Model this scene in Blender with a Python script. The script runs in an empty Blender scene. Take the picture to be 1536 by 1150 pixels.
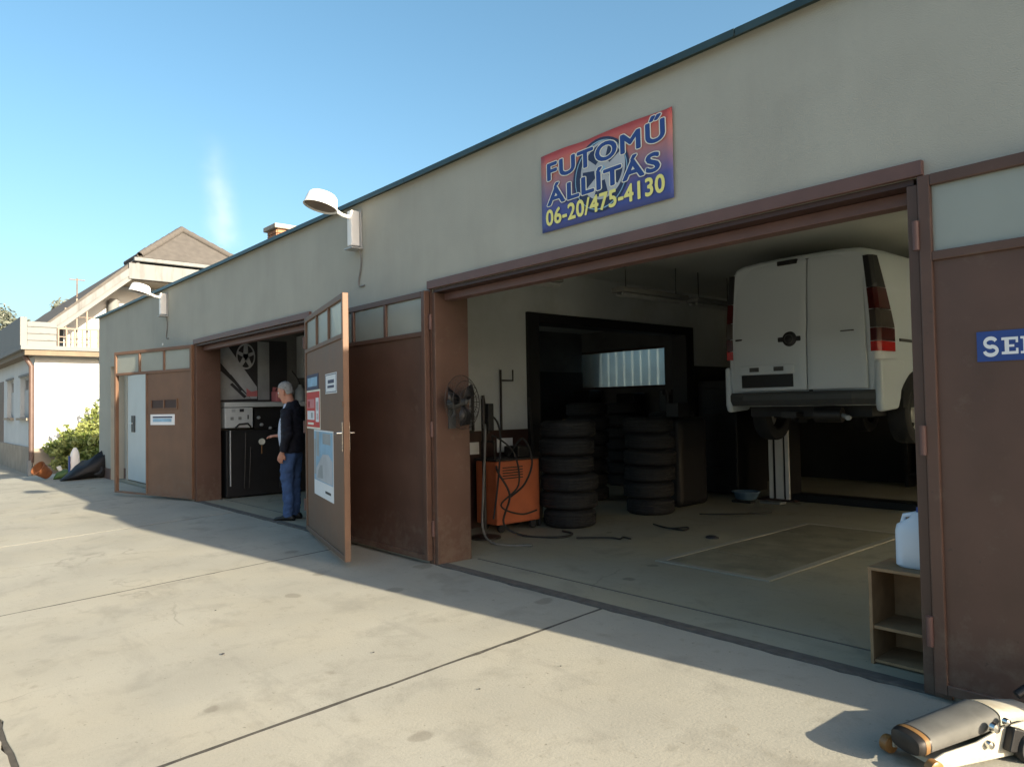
import bpy, bmesh, math, random
from mathutils import Vector, Matrix, noise
R = math.radians
random.seed(11)
scene = bpy.context.scene
C = scene.collection

# ------------------------------------------------------------------ camera
cam_d = bpy.data.cameras.new('camera')
cam = bpy.data.objects.new('camera', cam_d); C.objects.link(cam)
cam_d.sensor_width = 36; cam_d.lens = 25.43; cam_d.clip_end = 3000; cam_d.clip_start = .05
RX = Vector((0.6611, 0.7503, -0.0183)).normalized()
FW = Vector((-0.7501, 0.6606, 0.0308)).normalized()
UP = RX.cross(FW).normalized(); RX = FW.cross(UP).normalized()
# vertical row measured from the photograph: roll of about one degree, pitched up by 1.8 degrees
m = Matrix((RX, UP, -FW)).transposed().to_4x4(); m.translation = (0, -3.827, 1.42)
cam.matrix_world = m
scene.camera = cam

# ------------------------------------------------------------------ world, sun, exposure
SUN_EL, SUN_AZ = 20.0, 6.3            # azimuth measured from +X (along the facade) towards +Y (behind it)
w = bpy.data.worlds.new('World'); scene.world = w; w.use_nodes = True
nt = w.node_tree; nt.nodes.clear()
sky = nt.nodes.new('ShaderNodeTexSky'); sky.sky_type = 'NISHITA'; sky.sun_disc = False
sky.sun_elevation = R(SUN_EL); sky.sun_rotation = R(90 - SUN_AZ)
sky.air_density = 1.0; sky.dust_density = 4.0; sky.ozone_density = 2.0; sky.altitude = 100
bg = nt.nodes.new('ShaderNodeBackground'); bg.inputs[1].default_value = 0.100
wo = nt.nodes.new('ShaderNodeOutputWorld')
hsv = nt.nodes.new('ShaderNodeHueSaturation'); hsv.inputs['Saturation'].default_value = 1.12; hsv.inputs['Hue'].default_value = .482
nt.links.new(sky.outputs[0], hsv.inputs['Color']); nt.links.new(hsv.outputs[0], bg.inputs[0]); nt.links.new(bg.outputs[0], wo.inputs[0])
sd = bpy.data.lights.new('sun', 'SUN'); sd.energy = 5.0; sd.angle = R(.53); sd.color = (1, .87, .66)
so = bpy.data.objects.new('sun', sd); C.objects.link(so)
sdir = Vector((math.cos(R(SUN_EL)) * math.cos(R(SUN_AZ)), math.cos(R(SUN_EL)) * math.sin(R(SUN_AZ)), math.sin(R(SUN_EL))))
so.rotation_euler = sdir.to_track_quat('Z', 'Y').to_euler()
so.location = (20, 5, 12)
vs = scene.view_settings; vs.view_transform = 'Standard'; vs.look = 'None'; vs.exposure = 1.48; vs.gamma = 1
vs.use_curve_mapping = False
scene.render.engine = 'CYCLES'
scene.cycles.use_denoising = True
scene.cycles.max_bounces = 10; scene.cycles.diffuse_bounces = 6; scene.cycles.glossy_bounces = 4
scene.cycles.transmission_bounces = 6; scene.cycles.transparent_max_bounces = 12
scene.cycles.sample_clamp_indirect = 6
scene.cycles.volume_bounces = 2

# ------------------------------------------------------------------ materials
def mat(name, col, rough=.7, metal=0, var=.12, scale=6, bump=0, bscale=60, spec=.4, dirt=None, dirt_amt=.3, dirt_scale=1.5, streak=0, detail=5, rvar=.08):
    m = bpy.data.materials.new(name); m.use_nodes = True
    n = m.node_tree; p = n.nodes['Principled BSDF']
    p.inputs['Roughness'].default_value = rough; p.inputs['Metallic'].default_value = metal
    p.inputs['Specular IOR Level'].default_value = spec
    tc = n.nodes.new('ShaderNodeTexCoord')
    nz = n.nodes.new('ShaderNodeTexNoise'); nz.inputs['Scale'].default_value = scale; nz.inputs['Detail'].default_value = detail
    n.links.new(tc.outputs['Object'], nz.inputs['Vector'])
    mr = n.nodes.new('ShaderNodeMapRange'); mr.inputs[1].default_value = .3; mr.inputs[2].default_value = .7
    mr.inputs[3].default_value = 1 - var; mr.inputs[4].default_value = 1 + var
    n.links.new(nz.outputs['Fac'], mr.inputs[0])
    mul = n.nodes.new('ShaderNodeMix'); mul.data_type = 'RGBA'; mul.blend_type = 'MULTIPLY'; mul.inputs[0].default_value = 1
    mul.inputs[6].default_value = (*col, 1)
    cmb = n.nodes.new('ShaderNodeCombineColor')
    for i in range(3): n.links.new(mr.outputs[0], cmb.inputs[i])
    n.links.new(cmb.outputs[0], mul.inputs[7])
    out = mul.outputs[2]
    if dirt:
        nd = n.nodes.new('ShaderNodeTexNoise'); nd.inputs['Scale'].default_value = dirt_scale; nd.inputs['Detail'].default_value = 8; nd.inputs['Roughness'].default_value = .65
        src = tc.outputs['Object']
        if streak:
            mp = n.nodes.new('ShaderNodeMapping'); mp.inputs['Scale'].default_value = (streak, streak, .35)
            n.links.new(tc.outputs['Object'], mp.inputs[0]); src = mp.outputs[0]
        n.links.new(src, nd.inputs['Vector'])
        md = n.nodes.new('ShaderNodeMapRange'); md.inputs[1].default_value = .48; md.inputs[2].default_value = .72; md.inputs[4].default_value = dirt_amt
        n.links.new(nd.outputs['Fac'], md.inputs[0])
        mx = n.nodes.new('ShaderNodeMix'); mx.data_type = 'RGBA'; mx.inputs[7].default_value = (*dirt, 1)
        n.links.new(md.outputs[0], mx.inputs[0]); n.links.new(out, mx.inputs[6]); out = mx.outputs[2]
    n.links.new(out, p.inputs['Base Color'])
    rr = n.nodes.new('ShaderNodeMapRange'); rr.inputs[3].default_value = max(0, rough - rvar); rr.inputs[4].default_value = min(1, rough + rvar)
    n.links.new(nz.outputs['Fac'], rr.inputs[0]); n.links.new(rr.outputs[0], p.inputs['Roughness'])
    if bump:
        nb = n.nodes.new('ShaderNodeTexNoise'); nb.inputs['Scale'].default_value = bscale; nb.inputs['Detail'].default_value = 4
        n.links.new(tc.outputs['Object'], nb.inputs['Vector'])
        b = n.nodes.new('ShaderNodeBump'); b.inputs['Strength'].default_value = bump; b.inputs['Distance'].default_value = .01
        n.links.new(nb.outputs['Fac'], b.inputs['Height']); n.links.new(b.outputs[0], p.inputs['Normal'])
    return m

def concrete(name, col, stain=(.13, .115, .09), speck=True, warm=(.35, .325, .255)):
    m = mat(name, col, rough=.88, var=.10, scale=1.1, bump=.16, bscale=70, spec=.25, detail=9)
    n = m.node_tree; p = n.nodes['Principled BSDF']; tc = next(x for x in n.nodes if x.type == 'TEX_COORD')
    base = p.inputs['Base Color'].links[0].from_socket
    def layer(base, vec_scale, lo, hi, amt, color, detail=6, rough=.6, dist=0.):
        nd = n.nodes.new('ShaderNodeTexNoise'); nd.inputs['Scale'].default_value = vec_scale; nd.inputs['Detail'].default_value = detail
        nd.inputs['Roughness'].default_value = rough; nd.inputs['Distortion'].default_value = dist
        n.links.new(tc.outputs['Object'], nd.inputs['Vector'])
        md = n.nodes.new('ShaderNodeMapRange'); md.inputs[1].default_value = lo; md.inputs[2].default_value = hi; md.inputs[4].default_value = amt
        n.links.new(nd.outputs['Fac'], md.inputs[0])
        mx = n.nodes.new('ShaderNodeMix'); mx.data_type = 'RGBA'; mx.inputs[7].default_value = (*color, 1)
        n.links.new(md.outputs[0], mx.inputs[0]); n.links.new(base, mx.inputs[6]); return mx.outputs[2]
    base = layer(base, .7, .45, .7, .55, warm, 7)
    base = layer(base, 2.3, .54, .68, .42, (col[0]*.62, col[1]*.62, col[2]*.62), 8, .62, .4)
    base = layer(base, 9.0, .57, .70, .40, (col[0]*.7, col[1]*.68, col[2]*.64), 6, .7)
    if speck:
        base = layer(base, 38, .70, .74, .6, stain, 2)
        base = layer(base, 170, .56, .70, .35, (col[0]*.55, col[1]*.55, col[2]*.55), 3)
        base = layer(base, 120, .60, .72, .30, (col[0]*1.3, col[1]*1.3, col[2]*1.3), 3)
        # oil drips: sparse round spots that the noise breaks up
        vo = n.nodes.new('ShaderNodeTexVoronoi'); vo.inputs['Scale'].default_value = 2.1; vo.inputs['Randomness'].default_value = 1
        nw = n.nodes.new('ShaderNodeTexNoise'); nw.inputs['Scale'].default_value = 5
        n.links.new(tc.outputs['Object'], nw.inputs['Vector'])
        ad = n.nodes.new('ShaderNodeMix'); ad.data_type = 'VECTOR'; ad.inputs[0].default_value = .10
        n.links.new(tc.outputs['Object'], ad.inputs[4]); n.links.new(nw.outputs['Color'], ad.inputs[5])
        n.links.new(ad.outputs[1], vo.inputs['Vector'])
        sp = n.nodes.new('ShaderNodeSeparateColor'); n.links.new(vo.outputs['Color'], sp.inputs[0])
        gate = n.nodes.new('ShaderNodeMapRange'); gate.inputs[1].default_value = .48; gate.inputs[2].default_value = .56
        n.links.new(sp.outputs[0], gate.inputs[0])
        sz = n.nodes.new('ShaderNodeMapRange'); sz.inputs[3].default_value = .06; sz.inputs[4].default_value = .20
        n.links.new(sp.outputs[1], sz.inputs[0])
        lt = n.nodes.new('ShaderNodeMapRange'); lt.interpolation_type = 'SMOOTHSTEP'
        sub = n.nodes.new('ShaderNodeMath'); sub.operation = 'SUBTRACT'
        n.links.new(sz.outputs[0], sub.inputs[0]); n.links.new(vo.outputs['Distance'], sub.inputs[1])
        lt.inputs[1].default_value = 0; lt.inputs[2].default_value = .05; lt.inputs[4].default_value = .42
        n.links.new(sub.outputs[0], lt.inputs[0])
        mm = n.nodes.new('ShaderNodeMath'); mm.operation = 'MULTIPLY'
        n.links.new(lt.outputs[0], mm.inputs[0]); n.links.new(gate.outputs[0], mm.inputs[1])
        mx = n.nodes.new('ShaderNodeMix'); mx.data_type = 'RGBA'; mx.inputs[7].default_value = (*stain, 1)
        n.links.new(mm.outputs[0], mx.inputs[0]); n.links.new(base, mx.inputs[6]); base = mx.outputs[2]
    if speck:
        mp = n.nodes.new('ShaderNodeMapping'); mp.inputs['Scale'].default_value = (.5, 2.6, 1); n.links.new(tc.outputs['Object'], mp.inputs[0])
        ns = n.nodes.new('ShaderNodeTexNoise'); ns.inputs['Scale'].default_value = 2.2; ns.inputs['Detail'].default_value = 8; ns.inputs['Roughness'].default_value = .7; n.links.new(mp.outputs[0], ns.inputs['Vector'])
        ms = n.nodes.new('ShaderNodeMapRange'); ms.inputs[1].default_value = .56; ms.inputs[2].default_value = .72; ms.inputs[4].default_value = .38; n.links.new(ns.outputs['Fac'], ms.inputs[0])
        mx = n.nodes.new('ShaderNodeMix'); mx.data_type = 'RGBA'; mx.inputs[7].default_value = (col[0]*.66, col[1]*.66, col[2]*.68, 1)
        n.links.new(ms.outputs[0], mx.inputs[0]); n.links.new(base, mx.inputs[6]); base = mx.outputs[2]
        nw2 = n.nodes.new('ShaderNodeTexNoise'); nw2.inputs['Scale'].default_value = 1.3; nw2.inputs['Detail'].default_value = 7; n.links.new(tc.outputs['Object'], nw2.inputs['Vector'])
        ad2 = n.nodes.new('ShaderNodeMix'); ad2.data_type = 'VECTOR'; ad2.inputs[0].default_value = .45
        n.links.new(tc.outputs['Object'], ad2.inputs[4]); n.links.new(nw2.outputs['Color'], ad2.inputs[5])
        v2 = n.nodes.new('ShaderNodeTexVoronoi'); v2.feature = 'DISTANCE_TO_EDGE'; v2.inputs['Scale'].default_value = .62; n.links.new(ad2.outputs[1], v2.inputs['Vector'])
        cr = n.nodes.new('ShaderNodeMapRange'); cr.inputs[1].default_value = .0015; cr.inputs[2].default_value = .0045; cr.inputs[3].default_value = .28; cr.inputs[4].default_value = 0
        n.links.new(v2.outputs['Distance'], cr.inputs[0])
        ng = n.nodes.new('ShaderNodeTexNoise'); ng.inputs['Scale'].default_value = .55; n.links.new(tc.outputs['Object'], ng.inputs['Vector'])
        mg = n.nodes.new('ShaderNodeMapRange'); mg.inputs[1].default_value = .54; mg.inputs[2].default_value = .60; n.links.new(ng.outputs['Fac'], mg.inputs[0])
        mm = n.nodes.new('ShaderNodeMath'); mm.operation = 'MULTIPLY'; n.links.new(cr.outputs[0], mm.inputs[0]); n.links.new(mg.outputs[0], mm.inputs[1])
        mx = n.nodes.new('ShaderNodeMix'); mx.data_type = 'RGBA'; mx.inputs[7].default_value = (.10, .09, .075, 1)
        n.links.new(mm.outputs[0], mx.inputs[0]); n.links.new(base, mx.inputs[6]); base = mx.outputs[2]
    n.links.new(base, p.inputs['Base Color'])
    return m

def glassy(name, col, frost=.5, rough=.25, back=.45):
    """dusty frosted pane: lets light through softly, mirrors the sky a little"""
    m = bpy.data.materials.new(name); m.use_nodes = True; n = m.node_tree; n.nodes.clear()
    o = n.nodes.new('ShaderNodeOutputMaterial'); tl = n.nodes.new('ShaderNodeBsdfTranslucent'); df = n.nodes.new('ShaderNodeBsdfDiffuse')
    gl = n.nodes.new('ShaderNodeBsdfGlossy'); tr = n.nodes.new('ShaderNodeBsdfTransparent'); fr = n.nodes.new('ShaderNodeFresnel')
    nz = n.nodes.new('ShaderNodeTexNoise'); nz.inputs['Scale'].default_value = 3; tc = n.nodes.new('ShaderNodeTexCoord')
    n.links.new(tc.outputs['Object'], nz.inputs['Vector'])
    cr = n.nodes.new('ShaderNodeMapRange'); cr.inputs[3].default_value = frost - .08; cr.inputs[4].default_value = frost + .08
    n.links.new(nz.outputs['Fac'], cr.inputs[0])
    for s in (tl, df): s.inputs[0].default_value = (*col, 1)
    tr.inputs[0].default_value = (col[0]**.2, col[1]**.2, col[2]**.2, 1)
    gl.inputs['Roughness'].default_value = rough; fr.inputs[0].default_value = 1.5
    a = n.nodes.new('ShaderNodeMixShader'); b = n.nodes.new('ShaderNodeMixShader'); c = n.nodes.new('ShaderNodeMixShader')
    a.inputs[0].default_value = back; n.links.new(tl.outputs[0], a.inputs[1]); n.links.new(df.outputs[0], a.inputs[2])
    n.links.new(cr.outputs[0], b.inputs[0]); n.links.new(tr.outputs[0], b.inputs[1]); n.links.new(a.outputs[0], b.inputs[2])
    n.links.new(fr.outputs[0], c.inputs[0]); n.links.new(b.outputs[0], c.inputs[1]); n.links.new(gl.outputs[0], c.inputs[2])
    n.links.new(c.outputs[0], o.inputs[0]); return m

def leafmat(name, col, col2, scale=2.0):
    m = bpy.data.materials.new(name); m.use_nodes = True; n = m.node_tree; n.nodes.clear()
    o = n.nodes.new('ShaderNodeOutputMaterial'); tl = n.nodes.new('ShaderNodeBsdfTranslucent'); pr = n.nodes.new('ShaderNodeBsdfPrincipled')
    pr.inputs['Roughness'].default_value = .45
    nz = n.nodes.new('ShaderNodeTexNoise'); nz.inputs['Scale'].default_value = scale; nz.inputs['Detail'].default_value = 6
    tc = n.nodes.new('ShaderNodeTexCoord'); n.links.new(tc.outputs['Object'], nz.inputs['Vector'])
    mx = n.nodes.new('ShaderNodeMix'); mx.data_type = 'RGBA'; mx.inputs[6].default_value = (*col, 1); mx.inputs[7].default_value = (*col2, 1)
    mr = n.nodes.new('ShaderNodeMapRange'); mr.inputs[1].default_value = .35; mr.inputs[2].default_value = .65
    n.links.new(nz.outputs['Fac'], mr.inputs[0]); n.links.new(mr.outputs[0], mx.inputs[0])
    n.links.new(mx.outputs[2], pr.inputs['Base Color']); n.links.new(mx.outputs[2], tl.inputs[0])
    a = n.nodes.new('ShaderNodeMixShader'); a.inputs[0].default_value = .3
    n.links.new(pr.outputs[0], a.inputs[1]); n.links.new(tl.outputs[0], a.inputs[2]); n.links.new(a.outputs[0], o.inputs[0]); return m

M = dict(
    stucco=mat('stucco', (.375, .372, .325), .92, var=.05, scale=2.2, bump=.35, bscale=140, spec=.2, dirt=(.29, .285, .25), dirt_amt=.4, dirt_scale=.8, streak=1.6),
    plinth=mat('brown_plinth', (.13, .09, .075), .85, var=.15, scale=5, bump=.3),
    white_in=mat('white_interior_paint', (.46, .49, .50), .85, var=.08, scale=1.5, bump=.1, dirt=(.30, .29, .25), dirt_amt=.5, dirt_scale=1.2),
    ceil=mat('ceiling_paint', (.46, .48, .46), .9, var=.08, scale=1.0),
    shaded_in=mat('shaded_interior_paint', (.14, .14, .135), .9, var=.15, scale=1.2, dirt=(.07, .07, .065), dirt_amt=.6),  # darker copy of the white paint, carrying the shade of inner walls
    dado=mat('dark_dado_paint', (.045, .022, .018), .5, var=.2, scale=3),
    shade_wall=mat('painted_shade_wall', (.035, .034, .032), .9, var=.3, scale=1),  # near-black tone that paints in the unlit depth of the bays
    brown=mat('brown_gate_paint', (.092, .050, .036), .5, var=.16, scale=3, bump=.22, bscale=3.5, dirt=(.10, .06, .045), dirt_amt=.45, dirt_scale=1.6, streak=2),
    brown2=mat('brown_gate_paint_tan', (.150, .083, .050), .55, var=.14, scale=3, bump=.22, bscale=3.5, dirt=(.13, .075, .05), dirt_amt=.35, dirt_scale=1.4, streak=2),
    trim=mat('brown_trim_paint', (.115, .062, .053), .5, var=.12, scale=6),
    oldsteel=mat('dark_steel', (.045, .042, .04), .5, metal=.6, var=.25, scale=12),
    threshold=mat('threshold_steel', (.12, .11, .098), .8, metal=.2, var=.25, scale=15, bump=.2),
    coping=mat('zinc_coping', (.05, .075, .072), .45, metal=.5, var=.2, scale=4),
    roofing=mat('roof_felt', (.06, .06, .06), .95, var=.2, scale=3, bump=.3),
    brick=mat('chimney_brick', (.36, .18, .10), .9, var=.25, scale=14, bump=.5, bscale=70),
    mortar=mat('mortar', (.34, .30, .25), .95, var=.15, scale=10),
    lampwhite=mat('lamp_enamel', (.74, .74, .72), .35, var=.05, scale=5),
    lampdark=mat('lamp_inside', (.16, .12, .09), .5, var=.2, scale=6),
    bracket=mat('grey_bracket', (.36, .37, .37), .5, metal=.3, var=.12, scale=10),
    cable=mat('black_cable', (.02, .02, .02), .6, var=.2, scale=10),
    greycable=mat('grey_cable', (.15, .15, .145), .6, var=.2, scale=10),
    lightdoor=mat('pale_door_paint', (.55, .60, .60), .45, var=.05, scale=2),
    paper=mat('white_paper', (.70, .71, .72), .6, var=.03, scale=4),
    blue=mat('print_blue', (.02, .055, .22), .5, var=.08, scale=4),
    navy=mat('print_navy', (.02, .03, .08), .5, var=.1, scale=4),
    ltblue=mat('print_light_blue', (.22, .38, .52), .5, var=.2, scale=5),
    red=mat('print_red', (.50, .022, .02), .5, var=.08, scale=4),
    pink=mat('print_pink', (.55, .18, .19), .5, var=.1, scale=4),
    pgrey=mat('print_grey', (.30, .32, .33), .6, var=.2, scale=3),
    pdark=mat('print_dark', (.03, .03, .035), .6, var=.2, scale=3),
    benchgrey=mat('bench_paint', (.46, .48, .48), .5, var=.08, scale=5),
    silver=mat('print_silver', (.42, .44, .47), .5, var=.15, scale=4),
    yellow=mat('print_yellow', (.78, .72, .22), .5, var=.05, scale=4),
    cream=mat('print_cream', (.75, .73, .62), .5, var=.04, scale=4),
    chrome=mat('chrome', (.6, .6, .58), .2, metal=1, var=.05, scale=4),
    rubber=mat('tyre_rubber', (.017, .017, .018), .75, var=.25, scale=9, bump=.15, bscale=40, dirt=(.04, .04, .04), dirt_amt=.35, dirt_scale=3),
    orange=mat('orange_paint', (.46, .125, .05), .5, var=.1, scale=5, dirt=(.25, .07, .035), dirt_amt=.4, dirt_scale=3),
    vanwhite=mat('van_white_paint', (.54, .60, .65), .34, rvar=.005, var=.008, scale=2, spec=.5),
    vangrey=mat('van_grey_plastic', (.06, .063, .063), .55, var=.1, scale=8),
    vanblack=mat('black_trim', (.012, .012, .013), .4, var=.1, scale=8),
    lens_bright=mat('bright_red_lens', (.42, .014, .012), .15, var=.05, scale=6),
    lens_red=mat('red_lens', (.055, .006, .006), .15, var=.05, scale=6),
    lens_clear=mat('clear_lens', (.06, .05, .045), .15, var=.05, scale=6),
    under=mat('underbody', (.025, .025, .026), .8, var=.3, scale=5),
    rim=mat('wheel_cover', (.48, .48, .47), .35, metal=.4, var=.08, scale=5),
    wood=mat('chipboard', (.27, .17, .09), .7, var=.2, scale=12, bump=.1),
    canister=mat('white_canister', (.62, .68, .76), .4, var=.04, scale=4),
    jackwhite=mat('jack_white_paint', (.40, .385, .32), .4, var=.1, scale=8, dirt=(.22, .17, .1), dirt_amt=.6, dirt_scale=9),
    jackgrey=mat('jack_grey', (.12, .12, .112), .85, metal=.0, spec=.15, var=.12, scale=8, dirt=(.17, .17, .155), dirt_amt=.5, dirt_scale=11),
    oldamber=mat('worn_ring', (.20, .11, .04), .6, var=.25, scale=14),
    amber=mat('amber_roller', (.22, .105, .03), .4, var=.15, scale=9),
    housewhite=mat('house_render', (.50, .53, .54), .9, var=.05, scale=2, bump=.2),
    houseplinth=mat('house_plinth', (.30, .26, .21), .9, var=.15, scale=3, bump=.3),
    housegrey=mat('house_band', (.185, .195, .195), .8, var=.06, scale=2),
    fascia=mat('weathered_fascia', (.175, .185, .19), .8, var=.06, scale=2, dirt=(.10, .095, .09), dirt_amt=.85, dirt_scale=1.6, streak=3),
    tile=mat('roof_tile', (.092, .085, .078), .9, var=.15, scale=6, bump=.2),
    housewood=mat('house_wood', (.16, .125, .085), .7, var=.15, scale=6),
    rail=mat('rail_metal', (.17, .13, .10), .5, var=.1, scale=6),
    downpipe=mat('downpipe', (.10, .065, .055), .45, var=.1, scale=6),
    darkglass=mat('window_glass', (.035, .04, .045), .08, var=.1, scale=2, spec=.8),
    shutter=mat('window_blind', (.36, .38, .39), .6, var=.08, scale=3),
    tarp=mat('black_tarp', (.008, .008, .009), .6, var=.2, scale=5, bump=.5, bscale=12),
    pot=mat('rusty_pot', (.17, .062, .022), .8, var=.25, scale=8),
    greenbag=mat('green_bag', (.05, .10, .03), .6, var=.2, scale=8),
    bark=mat('bark', (.09, .065, .045), .9, var=.25, scale=12, bump=.5),
    skin=mat('skin', (.46, .22, .15), .55, var=.06, scale=14),
    hair=mat('white_hair', (.27, .265, .255), .75, var=.15, scale=40),
    jacket=mat('navy_jacket', (.006, .0065, .014), .85, var=.2, scale=12, bump=.3, bscale=45),
    jeans=mat('blue_jeans', (.045, .085, .19), .85, var=.2, scale=10, bump=.2, bscale=60),
    shirt=mat('pale_shirt', (.42, .46, .56), .8, var=.06, scale=10),
    shoe=mat('black_shoe', (.012, .012, .012), .5, var=.2, scale=12),
    fluoro=mat('lamp_housing', (.17, .17, .16), .6, var=.1, scale=4),
    ground=mat('asphalt', (.13, .125, .11), .95, var=.2, scale=1.5, bump=.4, bscale=50),
    floor=concrete('workshop_concrete', (.30, .285, .225), stain=(.05, .045, .04), warm=(.36, .31, .20)),
    plate=mat('pit_cover', (.235, .215, .155), .8, var=.2, scale=4, bump=.3, bscale=30, dirt=(.10, .09, .07), dirt_amt=.5, dirt_scale=2.5),
    corr=mat('corrugated_sheet', (.58, .72, .70), .5, metal=.1, var=.08, scale=1),
    machine=mat('machine_black', (.011, .011, .012), .5, var=.2, scale=5),
    steelblue=mat('blue_plastic', (.08, .14, .20), .5, var=.1, scale=6),
    glass=glassy('frosted_pane', (.68, .72, .66), .72),
    milk=glassy('milky_window', (.86, .86, .76), .9, .25, .08),
    clear=glassy('dusty_window', (.55, .60, .58), .10, .05),
    leaf=leafmat('bush_leaf', (.10, .16, .03), (.36, .38, .13), 3),
    leaf2=leafmat('hazed_tree_leaf', (.14, .16, .12), (.18, .195, .15), .5),  # leaf tones paled towards grey to carry the distance haze
    twig=mat('plant_pot_soil', (.06, .045, .03), .9),
)
slab_mats = [concrete('slab_concrete', (.30, .292, .25)), concrete('slab_concrete_pale', (.315, .305, .262)), concrete('slab_concrete_worn', (.29, .28, .24))]

# dried splash dirt and scuffs on the lower part of the gates, chips of bare primer
for key, amt in (('brown', .5), ('brown2', .42)):
    n = M[key].node_tree; p = n.nodes['Principled BSDF']; tc = next(x for x in n.nodes if x.type == 'TEX_COORD')
    base = p.inputs['Base Color'].links[0].from_socket
    sx = n.nodes.new('ShaderNodeSeparateXYZ'); n.links.new(tc.outputs['Object'], sx.inputs[0])
    zf = n.nodes.new('ShaderNodeMapRange'); zf.inputs[1].default_value = 0; zf.inputs[2].default_value = .55; zf.inputs[3].default_value = .20; zf.inputs[4].default_value = 0
    n.links.new(sx.outputs[2], zf.inputs[0])
    nz = n.nodes.new('ShaderNodeTexNoise'); nz.inputs['Scale'].default_value = 9; nz.inputs['Detail'].default_value = 9; nz.inputs['Roughness'].default_value = .7
    n.links.new(tc.outputs['Object'], nz.inputs['Vector'])
    ad = n.nodes.new('ShaderNodeMath'); n.links.new(nz.outputs['Fac'], ad.inputs[0]); n.links.new(zf.outputs[0], ad.inputs[1])
    mr = n.nodes.new('ShaderNodeMapRange'); mr.inputs[1].default_value = .58; mr.inputs[2].default_value = .78; mr.inputs[4].default_value = amt; n.links.new(ad.outputs[0], mr.inputs[0])
    mx = n.nodes.new('ShaderNodeMix'); mx.data_type = 'RGBA'; mx.inputs[7].default_value = (.15, .115, .085, 1)
    n.links.new(mr.outputs[0], mx.inputs[0]); n.links.new(base, mx.inputs[6])
    ns = n.nodes.new('ShaderNodeTexNoise'); ns.inputs['Scale'].default_value = 26; ns.inputs['Detail'].default_value = 3; n.links.new(tc.outputs['Object'], ns.inputs['Vector'])
    ms = n.nodes.new('ShaderNodeMapRange'); ms.inputs[1].default_value = .72; ms.inputs[2].default_value = .75; ms.inputs[4].default_value = .6; n.links.new(ns.outputs['Fac'], ms.inputs[0])
    m3 = n.nodes.new('ShaderNodeMix'); m3.data_type = 'RGBA'; m3.inputs[7].default_value = (.055, .035, .028, 1)
    n.links.new(ms.outputs[0], m3.inputs[0]); n.links.new(mx.outputs[2], m3.inputs[6]); n.links.new(m3.outputs[2], p.inputs['Base Color'])

# banner: printed gradient red at the top to blue at the bottom (flat print)
def banner_mat():
    m = mat('banner_print', (.5, .1, .1), .42, var=.05, scale=5)
    n = m.node_tree; p = n.nodes['Principled BSDF']; tc = next(x for x in n.nodes if x.type == 'TEX_COORD')
    sx = n.nodes.new('ShaderNodeSeparateXYZ'); n.links.new(tc.outputs['Object'], sx.inputs[0])
    nz = n.nodes.new('ShaderNodeTexNoise'); nz.inputs['Scale'].default_value = 4; n.links.new(tc.outputs['Object'], nz.inputs['Vector'])
    ma = n.nodes.new('ShaderNodeMath'); ma.operation = 'MULTIPLY_ADD'; ma.inputs[1].default_value = .10
    n.links.new(nz.outputs['Fac'], ma.inputs[0]); n.links.new(sx.outputs[2], ma.inputs[2])
    mr = n.nodes.new('ShaderNodeMapRange'); mr.inputs[1].default_value = 0.05; mr.inputs[2].default_value = .63
    n.links.new(ma.outputs[0], mr.inputs[0])
    cr = n.nodes.new('ShaderNodeValToRGB'); n.links.new(mr.outputs[0], cr.inputs[0])
    e = cr.color_ramp.elements; e[0].color = (.045, .075, .27, 1); e[1].color = (.50, .085, .075, 1)
    for pos, c in ((.32, (.075, .08, .26, 1)), (.58, (.30, .16, .19, 1)), (.8, (.52, .17, .12, 1))):
        k = cr.color_ramp.elements.new(pos); k.color = c
    n.links.new(cr.outputs[0], p.inputs['Base Color']); return m
M['banner'] = banner_mat()

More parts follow.
